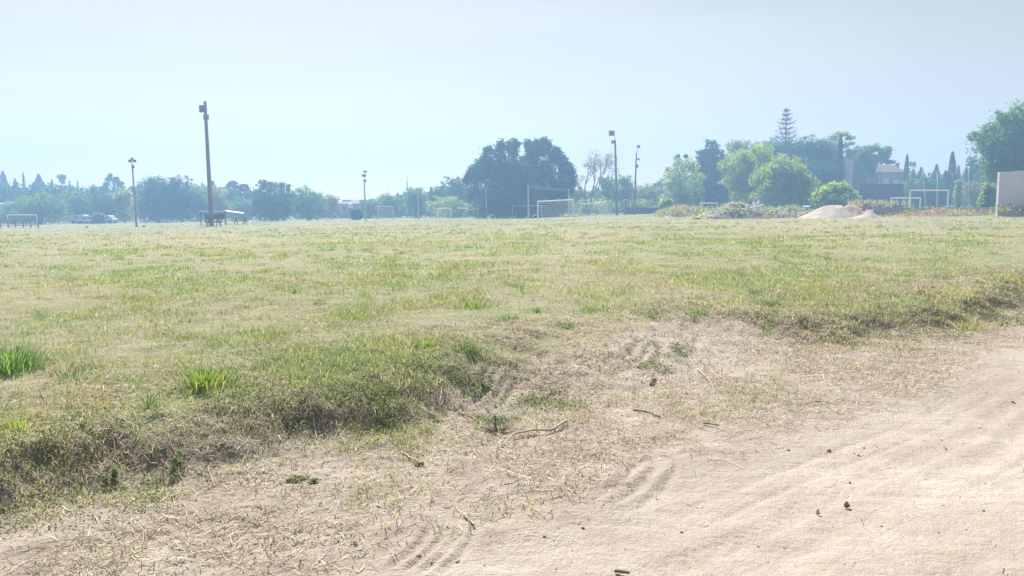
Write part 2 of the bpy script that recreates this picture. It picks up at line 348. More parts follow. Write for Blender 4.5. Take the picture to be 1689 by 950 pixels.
def field_grass(name, n, r0, r1, k, hs, wmin, seed, spread=.07):
    rng = np.random.RandomState(seed)
    r = np.exp(rng.uniform(math.log(r0), math.log(r1), n)); a = rng.uniform(-.86, .86, n); x, y = r * np.tan(a) * .98, r
    x = np.where(np.abs(a) > .01, r * np.tan(a), x)
    s = foot_s(x, y); wdt = np.interp(x, WX, WW)
    mb = np.exp(-((x - 1.8) / 1.5) ** 2) * np.exp(-((s - .8) / 1.0) ** 2)
    pr = np.clip(sm((s - wdt * .35) / .5 + .3), 0, 1) * (1 - .93 * np.clip(mb * 1.3, 0, 1)) * (.10 + 1.0 * sm((fbm(x, y, .9, 3, 107) * .6 + fbm(x, y, 4.5, 2, 108) * .4 - .36) / .22))
    pr = np.where((s < 0) & (s > -1.2) & (x < 2.5), np.maximum(pr, .25 * sm((fbm(x, y, .5, 3, 111) - .48) / .15)), pr)
    pr = pr * (1 - .75 * np.exp(-((x - (.32 + (y - 9) * .115)) / (.5 + y * .015)) ** 2) * sm((60 - y) / 25))
    keep = rng.uniform(size=n) < pr; x, y, s = x[keep], y[keep], s[keep]; n = len(x)
    tall = .5 + 1.1 * sm((fbm(x, y, 1.6, 3, 105) - .35) / .35)
    col = field_col(x, y, rng)
    bx = np.repeat(x, k) + rng.normal(0, spread, n * k) * (1 + np.repeat(y, k) * .03); by = np.repeat(y, k) + rng.normal(0, spread, n * k) * (1 + np.repeat(y, k) * .03)
    h = hs * np.repeat(tall, k) * rng.uniform(.45, 1.35, n * k); wd = np.maximum(.005, np.repeat(y, k) * wmin) * rng.uniform(.7, 1.3, n * k)
    P = np.c_[bx, by, gh(bx, by) - .008]
    c = np.repeat(col, k, 0) * rng.uniform(.82, 1.2, n * k)[:, None]
    pale = rng.uniform(size=n * k) < .12; c[pale] = C_PALE
    return blades(name, P, h, wd, rng.uniform(.35, 1.45, n * k), rng.uniform(0, 6.28, n * k), c)
g1 = field_grass('field_grass', 60000, 3.2, 30, 9, .062, .0006, 1)
tag(g1, 'short dry yellow green grass covering the near part of the field', 'grass')
g2 = field_grass('field_grass', 30000, 22, 125, 6, .085, .0008, 2, .16)
tag(g2, 'far yellow green turf of the field running up to the tree line', 'grass')
def tussocks(n, seed):
    rng = np.random.RandomState(seed); r = np.exp(rng.uniform(math.log(4.5), math.log(60), n)); a = rng.uniform(-.8, .8, n); x, y = r * np.tan(a), r
    s = foot_s(x, y); k_ = (s > np.interp(x, WX, WW) + .15) & (rng.uniform(size=n) < .15 + sm((fbm(x, y, 3.5, 2, 171) - .45) / .15)); x, y = x[k_], y[k_]; n = len(x); k = 34
    sz = rng.uniform(.4, 1.3, n); g = rng.uniform(size=n); col = np.where((g < .45)[:, None], [.20, .29, .09], np.where((g < .75)[:, None], [.32, .33, .13], [.36, .27, .17]))
    sp = np.repeat(.09 * sz, k); bx = np.repeat(x, k) + rng.normal(size=n * k) * sp; by = np.repeat(y, k) + rng.normal(size=n * k) * sp
    return blades('field_tussocks', np.c_[bx, by, gh(bx, by) - .01], np.repeat(.12 * sz, k) * rng.uniform(.4, 1.2, n * k), np.maximum(.005, by * .0006), rng.uniform(.1, 1.2, n * k), rng.uniform(0, 6.28, n * k), np.repeat(col, k, 0) * rng.uniform(.7, 1.25, (n * k, 1)))
tag(tussocks(2600, 41), 'small mixed green and brown tussocks dotted through the turf', 'grass')
# bank grass: denser darker blades overhanging the cut edge
def strip_pts(n, smin, smax, ymin, ymax, seed, xs=(-9, 14)):
    rng = np.random.RandomState(seed); x = rng.uniform(*xs, n * 6); y = np.interp(x, FX, FY) + rng.uniform(smin - .5, smax + .5, n * 6) * 1.35
    s = foot_s(x, y); k = (s > smin) & (s < smax) & (y > ymin) & (y < ymax) & (np.abs(x) < y * .95 + 1); return x[k][:n], y[k][:n], s[k][:n], rng
x, y, s, rg = strip_pts(42000, -.2, 1.0, 2.2, 20, 7)
wl = np.interp(x, WX, WW); keep = rg.uniform(size=len(x)) < np.where(wl > 1.2, .07, .8) * (.25 + .9 * sm((fbm(x, y, .5, 3, 131) - .35) / .3)); x, y, s = x[keep], y[keep], s[keep]
n = len(x); a = sm((fbm(x, y, .8, 3, 133) - .35) / .3)[:, None]; col = (C_YEL * 1.1 * a + np.array([.22, .24, .11]) * (1 - a)) * rg.uniform(.6, 1.3, n)[:, None]
ds = rg.uniform(size=n) < np.where(x > 2, .5, .33); col[ds] = C_STRAW
bk = blades('bank_grass', np.c_[x, y, gh(x, y) - .01], rg.uniform(.025, .08, n) * (.6 + .8 * a[:, 0]), np.maximum(.004, y * .0008), rg.uniform(.3, 1.3, n), rg.normal(-2.3, 1.3, n), col)
tag(bk, 'dense tangled grass and weeds hanging over the low earth bank', 'grass')
# cut straw litter on the verge
def bank_weeds(n, seed):
    x, y, s, rg = strip_pts(n, -.35, 1.1, 2.0, 22, seed); wl = np.interp(x, WX, WW)
    k = rg.uniform(size=len(x)) < np.where(wl > 1.2, .10, .8) * np.where(x > 2, .35, 1) * sm((fbm(x, y, .45, 4, 161) - .40) / .18); x, y = x[k], y[k]; q = 5
    x = np.repeat(x, q) + rg.normal(0, .03, len(x) * q); y = np.repeat(y, q) + rg.normal(0, .03, len(y) * q)
    C = np.c_[x, y, gh(x, y) + rg.uniform(0, .055, len(x))]; m = MB(); m.leaves(C, np.full(len(C), .017) * np.maximum(1, y / 6), rg, .5)
    return m.obj('bank_weeds', leafmat('weed_leaves', (.14, .17, .075), .45, (.26, .30, .11), var=.5, scale=2.5))
tag(bank_weeds(26000, 23), 'low broad leaved weeds matted over the face of the earth bank', 'weeds', kind='stuff')
def litter(name, n, seed, smin, smax, mat, L=(.03, .16), wdt=(.0025, .006), xs=(-9, 14), bare=False, col=None):
    x, y, s, rg = strip_pts(n, smin, smax, 2.2, 16, seed, xs); r = road_s(x, y)
    k = rg.uniform(size=len(x)) < np.clip(1 - sm((r + .5) / .8), 0.006, 1) * (.3 + .8 * sm((fbm(x, y, .5, 3, 141) - .40) / .18)); mb = np.exp(-((x - 1.8) / 1.5) ** 2) * np.exp(-((s - .8) / 1.0) ** 2); k &= rg.uniform(size=len(x)) > .75 * mb; x, y = x[k], y[k]; n = len(x)
    l = rg.uniform(L[0], L[1], n) ** 1.0 * rg.uniform(.4, 1, n); az = rg.uniform(0, 6.28, n) ; wv = rg.uniform(*wdt, n) * np.maximum(1, y / 6)
    d = np.c_[np.cos(az), np.sin(az)]; nrm = np.c_[-d[:, 1], d[:, 0]]; bend = rg.normal(0, .14, n) * l
    a0 = np.c_[x, y] - d * l[:, None] / 2; a2 = np.c_[x, y] + d * l[:, None] / 2; a1 = np.c_[x, y] + nrm * bend[:, None]
    V = []
    lift = rg.exponential(.009, (3, n)) + .004
    for i, p in enumerate((a0, a1, a2)):
        z = gh(p[:, 0], p[:, 1]) + lift[i]; wv_ = wv * (1, 1, .3)[i]
        V += [np.c_[p + nrm * wv_[:, None] / 2, z], np.c_[p - nrm * wv_[:, None] / 2, z + wv_ * rg.uniform(-.5, .5, n)]]
    V = np.stack(V, 1).reshape(-1, 3); b = np.arange(n)[:, None] * 6
    o = link(name, V, [np.vstack([b + [[0, 1, 3, 2]], b + [[2, 3, 5, 4]]])], mat)
    base = np.where(rg.uniform(size=n)[:, None] < .42, np.array([.60, .54, .43]), np.array([.42, .355, .285])) * rg.uniform(.6, 1.3, n)[:, None]
    c = np.repeat(np.c_[base, np.ones(n)].astype(np.float32), 6, 0)
    at = o.data.color_attributes.new('tint', 'FLOAT_COLOR', 'POINT'); at.data.foreach_set('color', c.ravel()); o['kind'] = 'stuff'; return o
ST = leafmat('straw', (.4, .3, .2), .2, attr=True)
tag(litter('straw_litter', 30000, 29, 1.0, 7.0, ST, (.02, .12), (.002, .005), xs=(-12, 16)), 'pale dead stems lying between the short turf near the bank', 'straw')
tag(litter('straw_litter', 200000, 17, -4.5, 2.2, ST, (.02, .13), (.002, .0055)), 'shredded pale straw scattered over the bare verge beside the road', 'straw')
tag(litter('straw_litter', 5000, 19, -4.0, 2.0, ST, (.12, .34), (.0025, .006)), 'long bleached grass stems lying across the bare verge', 'straw')
# pebbles and clods on road and verge
def rock(rng, r, k=1):
    import bmesh
    bm = bmesh.new(); bmesh.ops.create_icosphere(bm, subdivisions=k, radius=1)
    V = np.array([v.co[:] for v in bm.verts]); Fc = [[v.index for v in f.verts] for f in bm.faces]; bm.free()
    V = V * (1 + rng.uniform(-.25, .25, (len(V), 1))) * np.array([1, rng.uniform(.6, .9), rng.uniform(.45, .7)]) * r
    a = rng.uniform(0, 6.28); return np.c_[V[:, 0] * math.cos(a) - V[:, 1] * math.sin(a), V[:, 0] * math.sin(a) + V[:, 1] * math.cos(a), V[:, 2]], Fc
rg = np.random.RandomState(5); mb = MB()
for k in range(3800):
    x = rg.uniform(-6, 12); y = rg.uniform(2.3, 13)
    if foot_s(x, y) > .1 or rg.uniform() > .35 + .6 * (fbm(x, y, .7, 2, 151) > .52): continue
    V, Fc = rock(rg, rg.uniform(.002, .0065) * (1 + .08 * y), 1); mb.add(V + [x, y, float(gh(x, y)) + .001], t=Fc)
tag(mb.obj('grit', plain('grit', (.26, .19, .14), .95)), 'small crumbs of earth and grit strewn over the dirt road', 'grit', kind='stuff')
# ------------------------------------------------------------------ trees
M_BARK = plain('bark', (.16, .13, .10), .95, .3, 2.0)
M_PALEBARK = plain('pale_bark', (.34, .30, .25), .95, .3, 2.0)
GREENS = {
 'dark': leafmat('dark_leaves', (.024, .082, .055), .4, tk=1.2),
 'conifer': leafmat('needles', (.03, .048, .032), .15),
 'mid': leafmat('mid_leaves', (.07, .14, .06), .5, tk=1.5),
 'light': leafmat('light_leaves', (.17, .23, .085), .6, tk=1.25),
 'olive': leafmat('olive_leaves', (.14, .16, .075), .5, tk=1.4),
 'bright': leafmat('bright_leaves', (.19, .27, .07), .6, tk=1.25),
 'brown': leafmat('sparse_leaves', (.13, .11, .07), .35)}
def fill_lobes(m, lobes, n, leaf, rng, clump=.36, inner=.28):
    L = np.array(lobes, float); vol = (L[:, 3] * L[:, 4] * L[:, 5]) ** .72; cnt = np.maximum(60, (n * vol / vol.sum())).astype(int)
    for (cx, cy, cz, rx, ry, rz), c in zip(L, cnt):
        ni = int(c * inner); v = rng.normal(size=(ni, 3)); v /= np.linalg.norm(v, axis=1)[:, None]; v *= (rng.uniform(0, 1, ni) ** .4)[:, None] * .88
        m.leaves(v * [rx, ry, rz] + [cx, cy, cz], np.full(ni, leaf * 1.25), rng, .8)
        K = max(7, int(c / 55)); cc = rng.normal(size=(K, 3)); cc /= np.linalg.norm(cc, axis=1)[:, None]; cc *= rng.uniform(.66, 1.1, (K, 1)) * [rx, ry, rz]
        no = c - ni; w = rng.randint(0, K, no); rr = clump * (rng.uniform(.5, 1.2, K) * (rx * rz) ** .5)
        v = rng.normal(size=(no, 3)) * .55; v = cc[w] + v * rr[w][:, None] * [1, 1, .75]
        m.leaves(v + [cx, cy, cz], np.full(no, leaf), rng)
def trunk(parent, base, top, r, rng, lobes=None, bark=None, limbs=6):
    m = MB(); b = np.array(base, float); t = np.array(top, float); n = 8; f = np.linspace(0, 1, n)[:, None]
    P = b + (t - b) * f; P[:, :2] += np.cumsum(rng.normal(0, .012 * np.linalg.norm(t - b), (n, 2)), 0) * np.linspace(0, 1, n)[:, None]
    P[0, 2] -= .3
    m.tube(P, r * (1 - .75 * f[:, 0]) * np.r_[1.35, np.ones(n - 1)], 8)
    if lobes is not None:
        order = rng.permutation(len(lobes))[:limbs]
        for k in order:
            c = np.array(lobes[k][:3], float); s = rng.randint(2, n - 2); p0 = P[s]
            if c[2] < p0[2]: p0 = P[1]
            mid = (p0 + c) / 2 + [0, 0, .12 * np.linalg.norm(c - p0)]
            u = np.linspace(0, 1, 6)[:, None]; m.tube((1 - u) ** 2 * p0 + 2 * u * (1 - u) * mid + u * u * c, r * .42 * (1 - .8 * u[:, 0]), 5)
    return m.obj('trunk', bark or M_BARK, parent, smooth=True)
def tree(kind, px, w, top, Y, green, label, name=None, cb=.12, lobes=None, seed=None, n=None, leaf=None, group='trees along the far edge of the field', cat=None, sink=0.0, fr=None, ratio=1.0):
    """px centre column, w width in px, top row, depth Y; lobes: (px, row, rx_px, rz_px)"""
    seed = seed if seed is not None else int(px * 7 + top) % 99991; rng = np.random.RandomState(seed)
    g = gp(px, Y); g[2] -= sink; ppm = F / Y; Wm = w / ppm * (1.18 if kind == 'round' and not lobes else 1.0); T = pt(px, top, Y); H = T[2] - g[2]
    names = {'round': 'broadleaf_tree', 'cypress': 'cypress_tree', 'conifer': 'conifer_tree', 'bush': 'bush', 'umbrella': 'umbrella_pine', 'araucaria': 'norfolk_pine', 'willow': 'willow_tree', 'bamboo': 'bamboo_clump', 'bare': 'bare_tree'}
    cats = {'bush': 'bush', 'bamboo': 'bamboo', 'cypress': 'cypress', 'conifer': 'conifer', 'umbrella': 'pine', 'araucaria': 'pine', 'willow': 'willow'}
    root = empty(name or names[kind], g); tag(root, label, cat or cats.get(kind, 'tree'), group)
    m = MB(); leaf = leaf or max(.26, 1.9 * Y / 740 * .55)
    if lobes:
        Lb = []
        for (lx, ly, rx, rz) in lobes:
            dy = rng.uniform(-.35, .35) * Wm * .5; c = pt(lx, ly, Y) - g; Lb.append((c[0], c[1] + dy, c[2], rx / ppm, min(rx, w * .3) / ppm, rz / ppm))
    if kind in ('round', 'bush', 'bamboo'):
        if not lobes:
            Lb = []; r0 = Wm * .25
            zc = lambda f: H * (cb + (1 - cb) * f)
            rr = min(r0 * .95, H * .3)
            Lb += [(q_ * Wm, rng.uniform(-.1, .1) * Wm, H - rr * (1 + .10 * k_ * rng.uniform(.3, 1)), rr * s_q, rr * s_q, rr) for k_, (q_, s_q) in enumerate(((rng.uniform(-.08, .08), 1), (rng.uniform(-.28, -.18), .85), (rng.uniform(.18, .28), .85)))]
            for k in range(11):
                th = rng.uniform(0, 6.28); f = rng.uniform(.12, .82); lim = Wm * .5 * math.sqrt(max(.1, 1 - (max(f - .35, 0) / .75) ** 2)); r = rng.uniform(.6, 1.05) * r0
                r = min(r, H * .28); rad = max(lim - r, 0) * rng.uniform(.6, 1.05)
                Lb.append((rad * math.cos(th), rad * math.sin(th) * .8, max(min(zc(f), H - r * 1.05), r * .8), r, r, r * rng.uniform(.7, .95)))
            Lb += [(0, 0, H * (.43 + cb * .4), Wm * .44, Wm * .4, H * (.43 - cb * .3)), (0, 0, H * (.6 + cb * .2), Wm * .34, Wm * .3, H * (.36 - cb * .2))]
            for sx in (-1, 1):
                Lb.append((sx * (Wm * .5 - r0 * .6), 0, H * rng.uniform(.32, .55), r0 * .62, r0 * .6, r0 * .6))
        area = Wm * H; n = n or int(min(16000, max(2200, area / (leaf * leaf) * 9)))
        fill_lobes(m, Lb, n, leaf, rng)
        if cb < .3:
            k = int(n * .1); a = rng.uniform(0, 6.28, k); q = np.sqrt(rng.uniform(0, 1, k)) * Wm * .42
            m.leaves(np.c_[np.cos(a) * q, np.sin(a) * q * .7, rng.uniform(.1, H * .4, k)], np.full(k, leaf * 1.2), rng, .8)
        if kind == 'bamboo' and fr:
            for (x0, y0, x1, y1, x2, y2) in fr:
                u = np.linspace(0, 1, 26)[:, None]; p0, p1, p2 = (pt(a_, b_, Y) - g for a_, b_ in ((x0, y0), (x1, y1), (x2, y2)))
                p0[1] += rng.uniform(-2, 2); C = (1 - u) ** 2 * p0 + 2 * u * (1 - u) * p1 + u * u * p2
                for c, f in zip(C, u[:, 0]):
                    k = 30; m.leaves(c + rng.normal(size=(k, 3)) * np.array([.42, .42, .5]) * (1.2 - f * .7) - [0, 0, .25], np.full(k, leaf), rng)
        trunk(root, (0, 0, 0), (rng.uniform(-.05, .05) * Wm, 0, H * .72), max(.12, Wm * .03), rng, Lb)
    elif kind in ('cypress', 'conifer'):
        narrow = kind == 'cypress'; nn = n or int(max(900, Wm * H / (leaf * leaf) * (10 if narrow else 15)))
        f = rng.uniform(0, 1, nn) ** (.9 if narrow else 1.25); prof = np.where(f < .12, f / .12, 1) * (1 - f) ** (.6 if narrow else .85) + .03
        if not narrow: prof = prof * 1.45 * (1 + .16 * np.sin(f * 30 + rng.uniform(0, 6)) + .08 * np.sin(f * 71))
        a = rng.uniform(0, 6.28, nn); lob = 1 + .18 * np.sin(a * 3 + f * 9 + seed) + (.0 if narrow else .15 * np.sin(a * 5 - f * 14))
        q = prof * Wm * .5 * lob * rng.uniform(.35, 1.0, nn) ** .5
        z = H * (cb * .6 + (1 - cb * .6) * f) - q * (.0 if narrow else .25)
        d = np.c_[np.cos(a) * .5, np.sin(a) * .5, np.full(nn, 1.2 if narrow else .2)]
        m.leaves(np.c_[np.cos(a) * q, np.sin(a) * q, z], np.full(nn, leaf * .95), rng, .5, d)
        trunk(root, (0, 0, 0), (0, 0, H * .93), max(.1, Wm * .04), rng)
    elif kind == 'araucaria':
        tr = MB(); nw = 15
        for k in range(nw):
            f = (k + .5) / nw; z = H * (.34 + .655 * f); L = Wm * .68 * (1 - f) ** .8 * rng.uniform(.85, 1.08) + .15
            for j in range(7):
                a = j / 7 * 6.283 + k * .6 + rng.uniform(-.2, .2); ll = L * rng.uniform(.75, 1.1); u = np.linspace(0, 1, 12)
                P = np.c_[np.cos(a) * ll * u, np.sin(a) * ll * u, z + ll * (.18 * u + .22 * u ** 2.5) + rng.uniform(-.12, .12) - .25 * ll * u * (1 - u)]
                tr.tube(P[::3], .07 * (1 - .7 * u[::3]), 4)
                q = 40; w_ = rng.uniform(.18, 1, q); C = np.c_[np.interp(w_, u, P[:, 0]), np.interp(w_, u, P[:, 1]), np.interp(w_, u, P[:, 2])]
                m.leaves(C + rng.normal(size=(q, 3)) * [.17, .17, .10], np.full(q, leaf * .75), rng, .45)
        u = np.linspace(0, 1, 8); tr.tube(np.c_[u * 0, u * 0, H * u], .38 * (1 - .9 * u), 8)
        tr.obj('trunk', M_BARK, root)
    elif kind == 'umbrella':
        Lb = Lb if lobes else [(rng.uniform(-.38, .38) * Wm, rng.uniform(-.3, .3) * Wm, H * rng.uniform(cb + .1, .94), Wm * rng.uniform(.13, .26), Wm * .2, H * rng.uniform(.04, .07)) for _ in range(9)] + [(0, 0, H * .95, Wm * .3, Wm * .3, H * .05)]
        fill_lobes(m, Lb, n or int(max(1300, Wm * H / leaf ** 2 * 3.0)), leaf, rng, .3, .5); trunk(root, (0, 0, 0), (rng.uniform(-.1, .1) * Wm, 0, H * .86), max(.14, Wm * .035), rng, Lb, limbs=len(Lb))
    elif kind == 'willow':
        nn = n or 20000; ns = nn // 42
        pr = np.array([q[3] * q[5] for q in Lb]); pr /= pr.sum()
        for k in range(ns // 6):
            l = Lb[rng.choice(len(Lb), p=pr)]; a = rng.uniform(0, 6.28); e = rng.uniform(0, 1.5); rad = rng.uniform(.9, 1.22)
            s0 = np.array([math.cos(a) * math.cos(e) * l[3], math.sin(a) * math.cos(e) * l[4], math.sin(e) * l[5]]) * rad + l[:3]; ln0 = rng.uniform(.12, .6) * max(1.0, s0[2]) * rng.choice([.35, .8, 1])
            for b_ in range(6):
                s = s0 + rng.normal(size=3) * [.38, .38, .22]; ln = ln0 * rng.uniform(.6, 1.1); q = 42; t_ = rng.uniform(0, 1, q); out = np.array([math.cos(a), math.sin(a), 0]) * .14 * l[3]
                C = s + out * np.sqrt(t_)[:, None] + np.c_[np.zeros(q), np.zeros(q), -ln * t_] + rng.normal(size=(q, 3)) * .11
                C[:, 2] = np.maximum(C[:, 2], .2); m.leaves(C, np.full(q, leaf * .9), rng, .45, np.tile([0, 0, -1.4], (q, 1)))
        fill_lobes(m, [(l[0], l[1], l[2] * .97, l[3] * .8, l[4] * .72, l[5] * .72) for l in Lb], nn // 4, leaf, rng)
        trunk(root, (0, 0, 0), (0, 0, H * .7), max(.3, Wm * .03), rng, Lb)
    elif kind == 'bare':
        tr = MB()
        def br(p, d, L, r, dep):
            u = np.linspace(0, 1, 5)[:, None]; e = p + d * L; mid = p + d * L * .5 + rng.normal(0, .06, 3) * L
            tr.tube((1 - u) ** 2 * p + 2 * u * (1 - u) * mid + u * u * e, r * (1 - .45 * u[:, 0]), 5)
            if dep == 0:
                if rng.uniform() < .9: m.leaves(e + rng.normal(size=(9, 3)) * .35, np.full(9, leaf * .8), rng)
                return
            for _ in range(3 if dep > 1 else 4):
                nd = d + rng.normal(0, .36, 3) * [1, 1, .6] + [0, 0, .12]; nd /= np.linalg.norm(nd); br(e, nd, L * rng.uniform(.6, .85), r * .55, dep - 1)
        for sx in (-.28, .22): br(np.array([0, 0, -.2]), np.array([sx * .75, .05, 1.0]) / 1.05, H * .40, Wm * .055, 4)
        tr.obj('trunk', M_BARK, root, smooth=True)
    m.obj('crown', GREENS[green], root)
    return root
